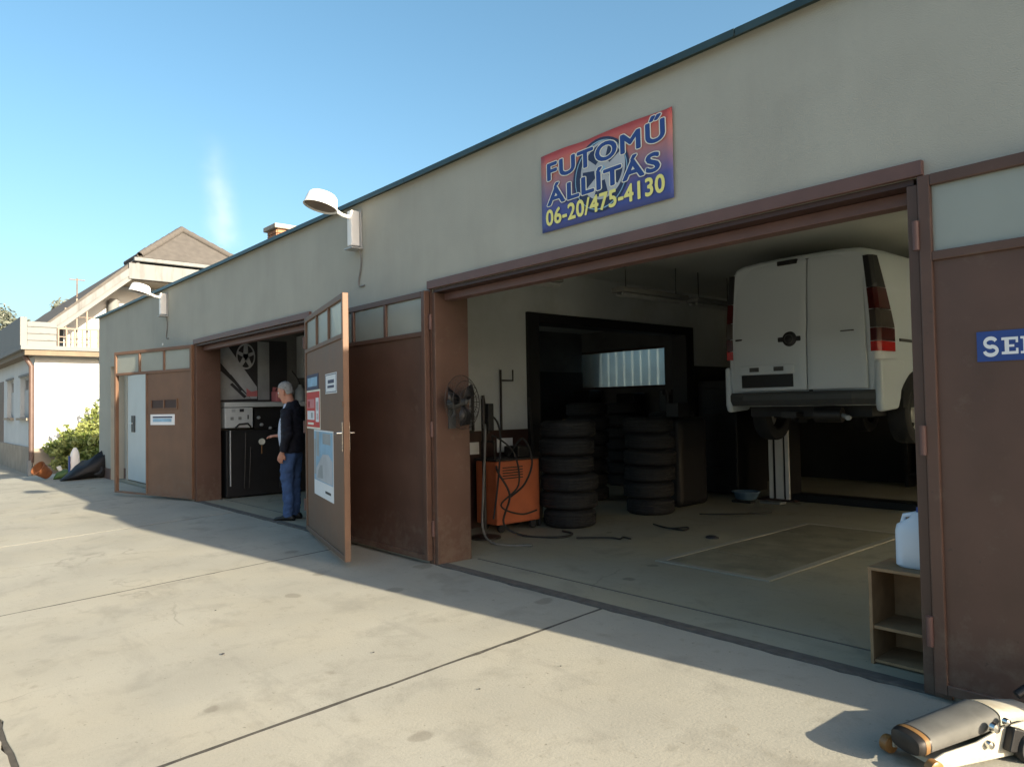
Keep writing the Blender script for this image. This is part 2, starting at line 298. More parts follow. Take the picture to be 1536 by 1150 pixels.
# ------------------------------------------------------------------ mesh helpers
def curve(pts, n=7):
    P_ = [Vector(p) for p in pts]; out = []
    for i in range(len(P_)-1):
        a, b, c, d = P_[max(i-1, 0)], P_[i], P_[i+1], P_[min(i+2, len(P_)-1)]
        for k in range(n):
            t = k/n; out.append(.5*((2*b) + (c-a)*t + (2*a-5*b+4*c-d)*t*t + (3*b-a-3*c+d)*t**3))
    return out + [P_[-1]]
class MB:
    def __init__(s): s.v = []; s.f = []; s.smooth = []
    def add(s, vs, fs, sm=False):
        o = len(s.v); s.v += [tuple(v) for v in vs]; s.f += [tuple(i + o for i in f) for f in fs]; s.smooth += [sm] * len(fs); return s
    def box(s, x0, x1, y0, y1, z0, z1):
        x0, x1 = sorted((x0, x1)); y0, y1 = sorted((y0, y1)); z0, z1 = sorted((z0, z1))
        return s.add([(x0,y0,z0),(x1,y0,z0),(x1,y1,z0),(x0,y1,z0),(x0,y0,z1),(x1,y0,z1),(x1,y1,z1),(x0,y1,z1)],
                     [(0,3,2,1),(4,5,6,7),(0,1,5,4),(1,2,6,5),(2,3,7,6),(3,0,4,7)])
    def bar(s, a, b, wx, wy, up=(0,0,1)):
        a = Vector(a); b = Vector(b); d = (b - a).normalized(); u = Vector(up)
        if abs(d.dot(u)) > .98: u = Vector((1, 0, 0))
        r = d.cross(u).normalized(); u = r.cross(d).normalized()
        vs = [p + r * (i * wx / 2) + u * (j * wy / 2) for p in (a, b) for i, j in ((-1,-1),(1,-1),(1,1),(-1,1))]
        return s.add(vs, [(0,3,2,1),(4,5,6,7),(0,1,5,4),(1,2,6,5),(2,3,7,6),(3,0,4,7)][:6])
    def tube(s, pts, r, n=8, cap=True):
        pts = [Vector(p) for p in pts]; N = len(pts); rs = r if isinstance(r, (list, tuple)) else [r] * N
        up = Vector((0, 0, 1)); vs = []; prev = None
        for i, p in enumerate(pts):
            t = (pts[min(i + 1, N - 1)] - pts[max(i - 1, 0)]).normalized()
            if prev is None:
                u = up if abs(t.z) < .95 else Vector((1, 0, 0)); prev = (u - t * u.dot(t)).normalized()
            else: prev = (prev - t * prev.dot(t)).normalized()
            q = t.cross(prev)
            vs += [p + (prev * math.cos(2*math.pi*k/n) + q * math.sin(2*math.pi*k/n)) * rs[i] for k in range(n)]
        fs = [(i*n+k, i*n+(k+1)%n, (i+1)*n+(k+1)%n, (i+1)*n+k) for i in range(N-1) for k in range(n)]
        s.add(vs, fs, True)
        if cap:
            s.add(vs[:n], [tuple(range(n))[::-1]]); s.add(vs[-n:], [tuple(range(n))])
        return s
    def lathe(s, prof, c=(0,0,0), axis=(0,0,1), n=24, smooth=True):
        ax = Vector(axis).normalized(); u = Vector((1,0,0)) if abs(ax.x) < .9 else Vector((0,1,0))
        u = (u - ax * u.dot(ax)).normalized(); q = ax.cross(u); c = Vector(c)
        vs = [c + ax * h + (u * math.cos(2*math.pi*k/n) + q * math.sin(2*math.pi*k/n)) * r for r, h in prof for k in range(n)]
        fs = [(i*n+k, i*n+(k+1)%n, (i+1)*n+(k+1)%n, (i+1)*n+k) for i in range(len(prof)-1) for k in range(n)]
        return s.add(vs, fs, smooth)
    def prism(s, poly, o, ux, uy, d):
        """2D polygon in the plane (o, ux, uy), extruded by vector d"""
        o = Vector(o); ux = Vector(ux); uy = Vector(uy); d = Vector(d); n = len(poly)
        a = [o + ux * x + uy * y for x, y in poly]; b = [p + d for p in a]
        return s.add(a + b, [tuple(range(n))[::-1], tuple(range(n, 2*n))] + [(i, (i+1)%n, (i+1)%n+n, i+n) for i in range(n)])
    def loft(s, rings, cap=True, smooth=True):
        n = len(rings[0]); vs = [p for r in rings for p in r]
        s.add(vs, [(i*n+k, i*n+(k+1)%n, (i+1)*n+(k+1)%n, (i+1)*n+k) for i in range(len(rings)-1) for k in range(n)], smooth)
        if cap: s.add(rings[0], [tuple(range(n))[::-1]]); s.add(rings[-1], [tuple(range(n))])
        return s
    def build(s, name, material, parent=None, bevel=0, seg=2, world=True, fix=True, wn=False):
        me = bpy.data.meshes.new(name); off = Vector((0,0,0))
        if parent is not None and world: off = wpos(parent)
        me.from_pydata([Vector(v) - off for v in s.v], [], s.f); me.update()
        for p, sm in zip(me.polygons, s.smooth): p.use_smooth = sm
        if fix:
            b = bmesh.new(); b.from_mesh(me); bmesh.ops.recalc_face_normals(b, faces=b.faces); b.to_mesh(me); b.free()
        if any(s.smooth): me.set_sharp_from_angle(angle=R(42))
        me.materials.append(M[material] if isinstance(material, str) else material)
        o = bpy.data.objects.new(name, me); C.objects.link(o)
        if parent is not None: o.parent = parent
        if bevel:
            md = o.modifiers.new('bevel', 'BEVEL'); md.width = bevel; md.segments = seg; md.limit_method = 'ANGLE'; md.angle_limit = R(35)
        return o
def wpos(o):
    p = Vector((0,0,0))
    while o is not None: p += Vector(o.location); o = o.parent
    return p
def tag(o, label, cat, group=None, kind=None):
    if label: o['label'] = label
    if cat: o['category'] = cat
    if group: o['group'] = group
    if kind: o['kind'] = kind
    return o
def thing(name, loc, label, cat, group=None, rz=0):
    o = bpy.data.objects.new(name, None); C.objects.link(o); o.location = loc; o.rotation_euler = (0, 0, rz)
    o.empty_display_size = .1
    return tag(o, label, cat, group)
def copy_tree(o, parent=None):
    c = o.copy(); C.objects.link(c); c.parent = parent
    for ch in [x for x in list(bpy.data.objects) if x.parent == o]: copy_tree(ch, c)
    return c
def text_mesh(name, body, size, material, parent, loc, rot, offset=0., extrude=0., xs=1., align='LEFT', shear=0., sp=1.):
    cu = bpy.data.curves.new(name, 'FONT'); cu.body = body; cu.size = size; cu.offset = offset; cu.extrude = extrude
    cu.align_x = align; cu.space_character = sp; cu.resolution_u = 4; cu.shear = shear
    t = bpy.data.objects.new(name, cu); C.objects.link(t)
    bpy.context.view_layer.update()
    me = bpy.data.meshes.new_from_object(t.evaluated_get(bpy.context.evaluated_depsgraph_get()))
    bpy.data.objects.remove(t); bpy.data.curves.remove(cu)
    me.materials.clear(); me.materials.append(M[material])
    o = bpy.data.objects.new(name, me); C.objects.link(o); o.parent = parent
    o.location = loc; o.rotation_euler = rot; o.scale = (xs, 1, 1)
    return o
def gz(y): return .04 * max(min(y, 0), -8)

# ================================================================== GROUND
# one wide sheet that follows the fall of the yard and runs out to the horizon
mb = MB(); xs = [-900, -60, -34, -28, -20.5, 1.75, 12, 60, 900]; ys = [-900, -60, -8, 0, 9.9, 60, 900]
def gx(x): return -.075 * max(0, min(-20.5 - x, 7.5))       # the ground drops beyond the garage
def hz(x, y): return gz(y) + gx(x) - .045
g = [[(x, y, hz(x, y)) for x in xs] for y in ys]; vs = [p for r in g for p in r]; nx = len(xs)
mb.add(vs, [(j*nx+i, j*nx+i+1, (j+1)*nx+i+1, (j+1)*nx+i) for j in range(len(ys)-1) for i in range(nx-1)])
tag(mb.build('ground', 'ground'), None, None, kind='structure')

# yard: cast concrete slabs, each its own piece, on the ground sheet
mb = MB(); xs = [-60, -34, -28, -20.53]; ys = [-14, -8, 0, 9.9]
vs = [(x, y, hz(x, y) + .040) for y in ys for x in xs]; mb.add(vs, [(j*4+i, j*4+i+1, (j+1)*4+i+1, (j+1)*4+i) for j in range(3) for i in range(3)])
tag(mb.build('driveway', slab_mats[1]), None, None, kind='structure')
yard = MB().box(-20.5, 9, -10.1, -.02, -.60, -.50).build('yard', 'ground'); tag(yard, None, None, kind='structure')
def slab(x0, x1, y0, y1, dz, tilt, mt, seed):
    rnd = random.Random(seed); pts = []
    def edge(ax, ay, bx, by):
        L = math.hypot(bx-ax, by-ay); n = max(2, int(L / .09)); nxn, nyn = -(by-ay)/L, (bx-ax)/L
        for i in range(n):
            t = i / n; j = rnd.gauss(0, .0022) + .006 * noise.noise(Vector((ax + t*7 + seed, by*3, t*9)))
            if rnd.random() < .10 and 0 < i: j += rnd.uniform(.004, .014)
            pts.append((ax + (bx-ax)*t + nxn*j, ay + (by-ay)*t + nyn*j))
    g_ = .011
    x0 += g_; x1 -= g_; y0 += g_; y1 -= g_
    edge(x0, y0, x1, y0); edge(x1, y0, x1, y1); edge(x1, y1, x0, y1); edge(x0, y1, x0, y0)
    n = len(pts)
    zt = lambda x, y: gz(y) + dz + tilt * (x - x0) + .0008 * noise.noise(Vector((x*.35 + seed, y*1.7, seed*.3)))
    top = [(x, y, zt(x, y)) for x, y in pts]
    cx, cy = (x0+x1)/2, (y0+y1)/2
    inner = [(x + (cx-x)*.0018, y + (cy-y)*.0018, zt(x, y)) for x, y in pts]
    outer = [(x, y, z - .0015) for x, y, z in top]; bot = [(x, y, z - .055) for x, y, z in top]
    m_ = MB(); m_.add(inner + outer + bot, [tuple(range(n))] + [(i, i+n, (i+1)%n+n, (i+1)%n) for i in range(n)] + [(i+n, i+2*n, (i+1)%n+2*n, (i+1)%n+n) for i in range(n)])
    return m_.build('concrete_slab', mt, yard)
k = 0
for i in range(-3, 6):
    for (y0, y1) in ((-3.35, -.012), (-6.7, -3.35), (-10.05, -6.7)):
        x1 = -3.42 * i; x0 = x1 - 3.42
        dz = [.0005, -.0005, 0][k % 3] - (.002 if y1 < -3 else 0)
        slab(x0, x1, y0, y1, dz, random.uniform(-.0008, .0008), slab_mats[k % 3], 100 + k); k += 1

M['filler'] = mat('joint_filler', (.06, .054, .045), .95, var=.3, scale=20)
for i in range(-2, 7):
    x = -3.42 * i; m_ = MB(); ys_ = [-10.05 + .15*q for q in range(67)] + [-.012]; vs_ = []
    for y in ys_:
        d_ = .0012 + .001 * noise.noise(Vector((x, y*2.2, 3))); vs_ += [(x - .016, y, gz(y) - d_), (x + .016, y, gz(y) - d_)]
    m_.add(vs_, [(2*q, 2*q+1, 2*q+3, 2*q+2) for q in range(len(ys_)-1)]); m_.build('joint_filler', 'filler', yard)
for y in (-3.35, -6.7):
    MB().box(-20.5, 9, y - .016, y + .016, gz(y) - .05, gz(y) - .006).build('joint_filler', 'filler', yard)

# ================================================================== GARAGE BUILDING
gar = thing('garage_building', (0, 0, 0), 'long low rendered garage with a flat roof and wide brown gateways', 'garage')
XL, XR, H, YB, T = -18.58, 1.8, 3.58, 9.6, .38
G1, G2, LZ = (-5.43, -1.31), (-11.95, -7.9), 2.50       # gateways and lintel height
D0, D1, DZ = -17.5, -14.1, 2.42                            # recess with the pale door
mb = MB()
mb.box(XL, D0, 0, T, -.2, DZ).box(D0, D1, .26, T, -.2, DZ).box(D1, G2[0], 0, T, -.2, DZ)
mb.box(XL, G2[0], 0, T, DZ, LZ)
mb.box(G2[1], G1[0], 0, T, -.2, LZ).box(G1[1], XR, 0, T, -.2, LZ).box(XL, XR, 0, T, LZ, H)
mb.build('facade_wall', 'stucco', gar)
mb = MB().box(XL, XL + T, T, YB - T, -.2, H).build('end_wall', 'stucco', gar)
# right end wall with its row of windows that let the low sun in behind milky panes
RW = ((2.2, 4.0), (4.3, 6.1), (6.4, 8.2)); WZ0, WZ1 = .12, 2.45; WB = 1.36
mb = MB().box(XR - T, XR, T, YB - T, -.2, WZ0).box(XR - T, XR, T, YB - T, WZ1, H)
edges = [T] + [e for r in RW for e in r] + [YB - T]
for a, b in zip(edges[0::2], edges[1::2]): mb.box(XR - T, XR, a, b, WZ0, WZ1)
mb.build('end_wall', 'stucco', gar)
for a, b in RW:
    f = MB()
    f.box(XR-.2, XR-.14, a, b, WZ0, WZ0+.06).box(XR-.2, XR-.14, a, b, WZ1-.06, WZ1).box(XR-.2, XR-.14, a, a+.06, WZ0+.06, WZ1-.06).box(XR-.2, XR-.14, b-.06, b, WZ0+.06, WZ1-.06).box(XR-.195, XR-.145, (a+b)/2-.03, (a+b)/2+.03, WZ0+.06, WZ1-.06)
    f.box(XR-.195, XR-.145, a+.06, (a+b)/2-.03, WB, WB+.05).box(XR-.195, XR-.145, (a+b)/2+.03, b-.06, WB, WB+.05)
    wf = f.build('window', 'brown', gar)
    for ya, yb2 in ((a+.06, (a+b)/2-.03), ((a+b)/2+.03, b-.06)):
        MB().box(XR-.172, XR-.168, ya, yb2, WB+.05, WZ1-.06).build('pane', 'milk', wf)
        MB().box(XR-.172, XR-.168, ya, yb2, WZ0+.06, WB).build('pane', 'clear', wf)
# back wall: window of the left bay, small window behind the van
BW = (-12.75, -9.72, 1.78, 2.70); SW = (-5.35, -4.75, .78, 1.22)
mb = MB(); y0, y1 = YB - T, YB
mb.box(XL, BW[0], y0, y1, -.2, H).box(BW[0], BW[1], y0, y1, -.2, BW[2]).box(BW[0], BW[1], y0, y1, BW[3], H)
mb.box(BW[1], SW[0], y0, y1, -.2, H).box(SW[0], SW[1], y0, y1, -.2, SW[2]).box(SW[0], SW[1], y0, y1, SW[3], H).box(SW[1], XR, y0, y1, -.2, H)
mb.build('back_wall', 'shaded_in', gar)
for (a, b, z0, z1) in (BW, SW):
    f = MB().box(a, b, y0+.15, y0+.2, z0, z0+.05).box(a, b, y0+.15, y0+.2, z1-.05, z1).box(a, a+.05, y0+.15, y0+.2, z0+.05, z1-.05).box(b-.05, b, y0+.15, y0+.2, z0+.05, z1-.05)
    wf = f.build('window', 'brown', gar)
    MB().box(a+.05, b-.05, y0+.173, y0+.177, z0+.05, z1-.05).build('pane', 'clear', wf)
# inside walls
PX = -6.7
mb = MB().box(PX-.2, PX, T, 2.42, 0, 3.15).box(PX-.2, PX, 2.42, 5.78, 2.56, 3.15).box(PX-.2, PX, 5.78, YB-T, 0, 3.15)
mb.build('partition_wall', 'white_in', gar)
MB().box(PX+.002, PX+.012, T+.002, 2.37, 0, 1.13).build('dado', 'dado', gar)
MB().box(PX+.002, PX+.012, 5.9, YB-T-.02, 0, 2.0).build('dado', 'shade_wall', gar)  # black sheet standing in for shade deep in the bay, not a painted dado
MB().box(-6.69, XR-T-.02, YB-T-.015, YB-T-.003, 0, 2.0).build('dado', 'shade_wall', gar)  # black sheet that paints the lower back wall as unlit
mb = MB().box(PX-.24, PX+.04, 2.32, 2.52, 0, 2.6).box(PX-.24, PX+.04, 5.68, 5.88, 0, 2.6).box(PX-.24, PX+.04, 2.52, 5.68, 2.47, 2.6)
mb.build('door_frame', 'machine', gar, bevel=.008)
MB().box(-12.4, -12.2, T, YB-T, 0, 3.15).build('partition_wall', 'shaded_in', gar)
MB().box(PX-.212, PX-.202, T+.002, 2.30, 0, 3.148).build('shade_lining', 'shaded_in', gar)  # thin sheet that paints the left bay side of the partition darker, as shade
MB().box(-12.196, -12.186, 2.2, YB-T, 0, 2.2).build('dado', 'shade_wall', gar)  # black sheet painting the shade low along the left bay wall
SX0, SX1, SY0, SY1 = -1.9, 1.0, 3.1, 5.7      # milky skylight out of view, added to brighten the bay floor
for nm, mt, za, zb in (('ceiling', 'ceil', 3.15, 3.3), ('roof', 'roofing', 3.3, 3.48)):
    MB().box(XL+T, SX0, T, YB-T, za, zb).box(SX1, XR-T, T, YB-T, za, zb).box(SX0, SX1, T, SY0, za, zb).box(SX0, SX1, SY1, YB-T, za, zb).build(nm, mt, gar)
skl = MB().box(SX0-.05, SX0, SY0-.05, SY1+.05, 3.482, 3.60).box(SX1, SX1+.05, SY0-.05, SY1+.05, 3.482, 3.60).box(SX0, SX1, SY0-.05, SY0, 3.482, 3.60).box(SX0, SX1, SY1, SY1+.05, 3.482, 3.60).build('fill_skylight', 'bracket', gar)
for i in range(3):
    xa = SX0 + (SX1-SX0)*i/3; MB().box(xa+.01, xa+(SX1-SX0)/3-.01, SY0, SY1, 3.585, 3.592).build('pane', 'milk', skl)
# raised end bay of the roof, out of the picture to the right: its shadow reaches the far yard
MB().box(.55, XR, .004, 3.0, H, 4.35).build('raised_parapet', 'stucco', gar)
mb = MB(); mb.box(XL-.06, .53, -.055, .44, H, H+.03).box(XL-.06, XL+.44, .44, YB+.06, H, H+.03)
mb.build('coping', 'coping', gar, bevel=.006)
xa = XL - .06; rc = random.Random(9); za = 0.
while xa < .52:
    xb = min(.53, xa + rc.uniform(1.3, 2.1)); zb = rc.uniform(-.006, .006); y0a, y0b = -.060 + rc.uniform(-.004, .004), -.060 + rc.uniform(-.004, .004)
    v_ = [(xa+.003, y0a-.006, H-.016+za), (xb-.003, y0b-.006, H-.016+zb), (xb-.003, y0b, H+.034+zb), (xa+.003, y0a, H+.034+za)]
    MB().add(v_ + [(p[0], p[1]+.004, p[2]) for p in v_], [(0,1,2,3), (7,6,5,4), (0,4,5,1), (1,5,6,2), (2,6,7,3), (3,7,4,0)]).build('coping_lip', 'coping', gar)
    xa = xb; za = zb
# brown pressed trims over the gateways and lintel soffits
def trim(x0, x1, z):
    m_ = MB().box(x0-.06, x1+.05, -.035, -.002, z, z+.075).box(x0, x1, .10, .20, z-.10, z-.034)
    m_.build('lintel_trim', 'trim', gar, bevel=.004)
    MB().box(x0, x1, -.001, .375, z-.032, z-.004).build('soffit_board', 'dado', gar)
trim(G1[0]+.02, G1[1]-.02, LZ+.0); trim(G2[0]+.02, G2[1]-.02, LZ-.01)
for x in (G1[0], G1[1], G2[0], G2[1]):
    s = 1 if x in (G1[0], G2[0]) else -1
    m_ = MB().box(x+s*.001, x+s*.05, -.012, .37, .0, LZ-.036); m_.build('jamb', 'brown', gar, bevel=.004)
    MB().box(x-s*.075, x-s*.001, -.019, -.002, .0, LZ-.004).build('post', 'brown', gar)
for (a, b) in (G1, G2):
    MB().box(a, b, -.010, .085, -.03, .006).build('threshold', 'threshold', gar)
# plinth strip along the left piece of wall
MB().box(XL-.012, D0, -.014, -.002, -.2, .22).build('plinth', 'plinth', gar)
MB().box(D0+.02, -17.0, .246, .258, -.2, .22).build('plinth', 'plinth', gar)
pd = MB().box(-16.9, -14.9, .19, .25, .02, 2.2).build('door', 'lightdoor', gar, bevel=.006)
MB().box(-16.55, -16.30, .170, .188, 1.02, 1.36).build('handle_plate', 'vangrey', pd, bevel=.004)
MB().tube([(-16.42, .17, 1.2), (-16.42, .13, 1.2), (-16.3, .13, 1.2)], .012, 8).build('handle', 'chrome', pd)
MB().box(-16.98, -16.905, .17, .258, .0, 2.26).build('door_frame', 'stucco', gar)
MB().tube([(-13.7, -.001, 2.62), (-13.7, -.012, 2.62)], .02, 10).build('wall_button', 'lampwhite', gar)

# chimney on the flat roof (brick courses with recessed joints)
cx0, cx1, cy0, cy1 = -13.86, -13.43, 2.0, 2.62
chim = MB().box(cx0+.012, cx1-.012, cy0+.012, cy1-.012, 3.48, 4.94).build('chimney', 'mortar', gar)
courses = 19
bricks = {}
for q in range(courses):
    z = 3.5 + q * .0755
    for side in range(4):
        if side % 2 == 0: L, n_ = cx1 - cx0, 2
        else: L, n_ = cy1 - cy0, 3
        for b_ in range(n_):
            lb = L / n_; key = (side % 2)
            if key not in bricks:
                me_o = MB().box(-(lb-.012)/2, (lb-.012)/2, -.014, .014, 0, .064).build('brick', 'brick', chim, world=False, bevel=.003, seg=1); bricks[key] = me_o; o = me_o
            else: o = bricks[key].copy(); C.objects.link(o)
            t = -L/2 + lb*(b_+.5)
            if side == 0: o.location = ((cx0+cx1)/2+t, cy0, z)
            elif side == 2: o.location = ((cx0+cx1)/2+t, cy1, z)
            elif side == 1: o.location = (cx1, (cy0+cy1)/2+t, z); o.rotation_euler = (0,0,R(90))
            else: o.location = (cx0, (cy0+cy1)/2+t, z); o.rotation_euler = (0,0,R(90))
            o.location.x += random.uniform(-.002, .002); o.location.y += random.uniform(-.002, .002)
MB().box(cx0-.07, cx1+.07, cy0-.07, cy1+.07, 4.94, 5.03).build('cap', 'mortar', chim, bevel=.012)

# ---- workshop floor with joints and the covered pit
fl = MB().box(XL+T, XR-T, .085, YB-T, -.12, .0).build('workshop_floor', 'floor'); tag(fl, None, None, kind='structure')
MB().box(G1[0]+.1, G1[1]-.1, .398, .412, .0, .004).build('gate_rail', 'threshold', fl)
MB().box(G2[0]+.1, G2[1]-.1, .398, .412, .0, .004).build('gate_rail', 'threshold', fl)
px0, px1, py0, py1 = -4.02, -3.05, 1.52, 4.2
f = MB().box(px0-.07, px1+.07, py0-.07, py0, 0, .012).box(px0-.07, px0, py0, py1, 0, .012).box(px1, px1+.07, py0, py1, 0, .012).box(px0-.07, px1+.07, py1, py1+.07, 0, .012)
f.build('pit_kerb', 'slab_concrete_placeholder' if False else slab_mats[1], fl, bevel=.003)
for i in range(4):
    ya = py0 + (py1-py0)*i/4; yb = py0 + (py1-py0)*(i+1)/4
    MB().box(px0+.006, px1-.006, ya+.005, yb-.005, .0, .008 + .002*(i % 2)).build('pit_cover_board', 'plate', fl, bevel=.002, seg=1)

# ---- gate leaves
def leaf(hx, ang, w_, label, paint, mirror=False, wicket=False, y=-.035, npane=3):
    """steel-framed leaf: local x runs from the hinge to the free edge, local z up, y is its thickness"""
    e = bpy.data.objects.new('gate_leaf', None); C.objects.link(e); e.parent = gar
    e.location = (hx, y, 0); e.rotation_euler = (0, 0, R(ang)); e['label'] = label; e.empty_display_size = .1
    h0, h1, tz = .035, 2.485, 2.115; t = .028
    fr = MB()
    fr.box(0, .055, -t, t, h0, h1).box(w_-.055, w_, -t, t, h0, h1).box(.055, w_-.055, -t, t, h1-.055, h1).box(.055, w_-.055, -t, t, tz-.045, tz)
    if wicket: fr.box(.055, w_-.055, -t, t, h0, h0+.03)
    else: fr.box(.055, w_-.055, -t, t, h0, h0+.05)
    for i in range(1, npane):
        x = .055 + (w_-.11)*i/npane; fr.box(x-.022, x+.022, -t+.003, t-.003, tz, h1-.055)
    if wicket: fr.box(1.27, 1.31, -t+.004, t-.004, h0+.03, tz-.045)
    fr.build('frame', paint, e, bevel=.005, world=False)
    for i in range(npane):
        a = .055 + (w_-.11)*i/npane + (.022 if i else 0); b = .055 + (w_-.11)*(i+1)/npane - (.022 if i < npane-1 else 0)
        MB().box(a, b, -.003, .003, tz, h1-.055).build('pane', 'glass', e, world=False)
    x1 = 1.27 if wicket else w_-.055
    mb_ = MB().box(.055, x1, -.012, .012, h0+.03 if wicket else h0+.05, tz-.045)
    mb_.build('panel', paint, e, world=False)
    for z in (.32, 1.22, 2.2):
        MB().tube([(-.012, -.03, z-.07), (-.012, -.03, z+.07)], .016, 10).build('hinge', 'trim', e, world=False)
    return e
# right gateway: left leaf folded flat on the facade, right leaf folded open past the frame
lf1 = leaf(-5.45, 180, 2.02, 'brown leaf folded flat against the wall left of the wide gateway', 'brown', y=-.05)
lf2 = leaf(-1.29, -1.5, 2.05, 'brown leaf right of the wide gateway with a blue sign', 'brown', y=-.045)
# left gateway: right leaf swung out in front of the wall, left leaf with the open wicket frame
lf3 = leaf(-7.93, -16, 2.06, 'brown leaf with posters swung out in front of the wall', 'brown2', y=-.035)
lf4 = leaf(-11.98, -164.4, 2.28, 'brown far left leaf whose wicket stands empty', 'brown2', wicket=True, y=-.035)
# handle of the posters leaf
h = MB().box(1.995, 2.035, -.036, -.029, 1.03, 1.30).build('handle_plate', 'chrome', lf3, world=False, bevel=.003)
MB().tube([(2.015, -.03, 1.20), (2.015, -.075, 1.20), (1.88, -.075, 1.19)], .009, 8).build('handle', 'chrome', lf3, world=False)
MB().box(1.995, 2.035, .029, .036, 1.03, 1.30).build('handle_plate', 'chrome', lf3, world=False, bevel=.003)
MB().tube([(2.015, .03, 1.20), (2.015, .075, 1.20), (1.90, .075, 1.19)], .009, 8).build('handle', 'chrome', lf3, world=False)
MB().box(2.0, 2.045, -.034, -.029, 1.44, 1.49).build('lock', 'brown2', lf3, world=False)
# framed slot plate in the wicket leaf
o = MB().box(.40, 1.15, .013, .028, 1.62, 1.64).box(.40, 1.15, .013, .028, 1.47, 1.49).box(.40, .42, .013, .028, 1.49, 1.62).box(1.13, 1.15, .013, .028, 1.49, 1.62).box(.76, .79, .013, .028, 1.49, 1.62)
vent = o.build('letter_slot', 'brown2', lf4, world=False)
MB().box(.42, 1.13, .0125, .016, 1.49, 1.62).build('slot_back', 'dado', vent, world=False)

# ---- wall lamps
def lamp(x, label):
    L = thing('wall_lamp', (x, 0, 3.12), label, 'lamp', 'lamps on the garage front')
    MB().box(x-.065, x+.065, -.02, -.001, 3.10, 3.50).build('bracket', 'bracket', L, bevel=.004)
    b = MB().prism([(-.075, 3.14), (-.075, 3.50), (.0, 3.50)][::1], (x-.07, -.095, 0), (0, 1, 0), (0, 0, 1), (.14, 0, 0)); b = MB()
    b.box(x-.048, x+.048, -.12, -.021, 3.12, 3.49); b.build('ballast_box', 'lampwhite', L, bevel=.01)
    MB().box(x-.085, x+.085, -.14, -.001, 3.085, 3.10).build('foot_plate', 'bracket', L)
    MB().tube([(x, -.12, 3.42), (x, -.20, 3.43), (x, -.29, 3.47)], .020, 10).build('arm', 'lampwhite', L)
    ax = Vector((.05, .24, .97)).normalized(); c = Vector((x, -.44, 3.49))
    hd = MB().lathe([(.0, .135), (.08, .132), (.125, .122), (.148, .10), (.160, .05), (.168, .0), (.176, -.02), (.170, -.022), (.158, .0), (.14, .07), (.08, .10), (0, .10)], c, ax, 32)
    hd.build('lamp_head', 'lampwhite', L)
    MB().lathe([(0, -.008), (.11, -.011), (.160, -.004)], c, ax, 32).build('diffuser', 'lampdark', L)
    MB().tube(curve([(x+.05, -.03, 3.09), (x+.055, -.015, 2.98), (x+.03, -.012, 2.86), (x-.01, -.01, 2.76), (x+.0, -.01, 2.71), (x+.05, -.012, 2.70), (x+.11, -.006, 2.70)]), .008, 6).build('cable', 'greycable', L)
    return L
lamp(-6.74, 'white round hooded lamp on the facade above the posters leaf, nearer one')
lamp(-13.45, 'white round hooded lamp on the far left of the facade')

# ---- banner
bn = thing('banner', (-3.945, -.012, 2.727), 'printed red and blue banner with a phone number above the wide gateway', 'banner')
mb = MB(); NX, NZ = 24, 10
vv = [(1.212*i/NX, -.004*math.sin(i*.9)*math.sin(j*.55) - .002, .588*j/NZ + .004*math.sin(i*.5)*(1 if j == NZ else 0)) for j in range(NZ+1) for i in range(NX+1)]
mb.add(vv, [(j*(NX+1)+i, j*(NX+1)+i+1, (j+1)*(NX+1)+i+1, (j+1)*(NX+1)+i) for j in range(NZ) for i in range(NX)], True)
o = mb.build('sheet', 'banner', bn, world=False, fix=False)
sol = o.modifiers.new('thick', 'SOLIDIFY'); sol.thickness = .002; sol.offset = 1
def disc(m_, cx, cz, r0, r1, y, n=40, a0=0, a1=2*math.pi):
    vs_ = []; 
    for i in range(n+1):
        a = a0 + (a1-a0)*i/n; vs_ += [(cx + r0*math.cos(a), y, cz + r0*math.sin(a)), (cx + r1*math.cos(a), y, cz + r1*math.sin(a))]
    m_.add(vs_, [(2*i, 2*i+1, 2*i+3, 2*i+2) for i in range(n)])
yb = -.0085
m_ = MB(); disc(m_, .60, .30, .0, .262, yb); m_.build('tyre_print', 'navy', bn, world=False, fix=False)
m_ = MB(); disc(m_, .62, .33, .0, .205, yb-.0006); m_.build('wheel_print', 'silver', bn, world=False, fix=False)
m_ = MB()
for q in range(5):
    a = q*2*math.pi/5 + .5; disc(m_, .62, .33, .075, .185, yb-.0012, 8, a, a+.72)
m_.build('spoke_gap_print', 'navy', bn, world=False, fix=False)
m_ = MB(); disc(m_, .62, .33, .0, .03, yb-.0012, 16); disc(m_, .60, .30, .235, .243, yb-.0006, 48); m_.build('wheel_detail_print', 'ltblue', bn, world=False, fix=False)
def spread(o, rad, n, dy):
    """thicken flat lettering: shifted copies, each a hair behind the last so that no faces coincide"""
    me = o.data; v0 = [v.co.copy() for v in me.vertices]; f0 = [tuple(p.vertices) for p in me.polygons]; V, F = [], []
    for i in range(n):
        a = 2*math.pi*i/n; k0 = len(V)
        V += [(v.x + rad*math.cos(a), v.y + rad*math.sin(a), dy*i) for v in v0]; F += [tuple(q + k0 for q in f) for f in f0]
    m2 = bpy.data.meshes.new(o.name); m2.from_pydata(V, [], F); m2.materials.append(me.materials[0]); o.data = m2
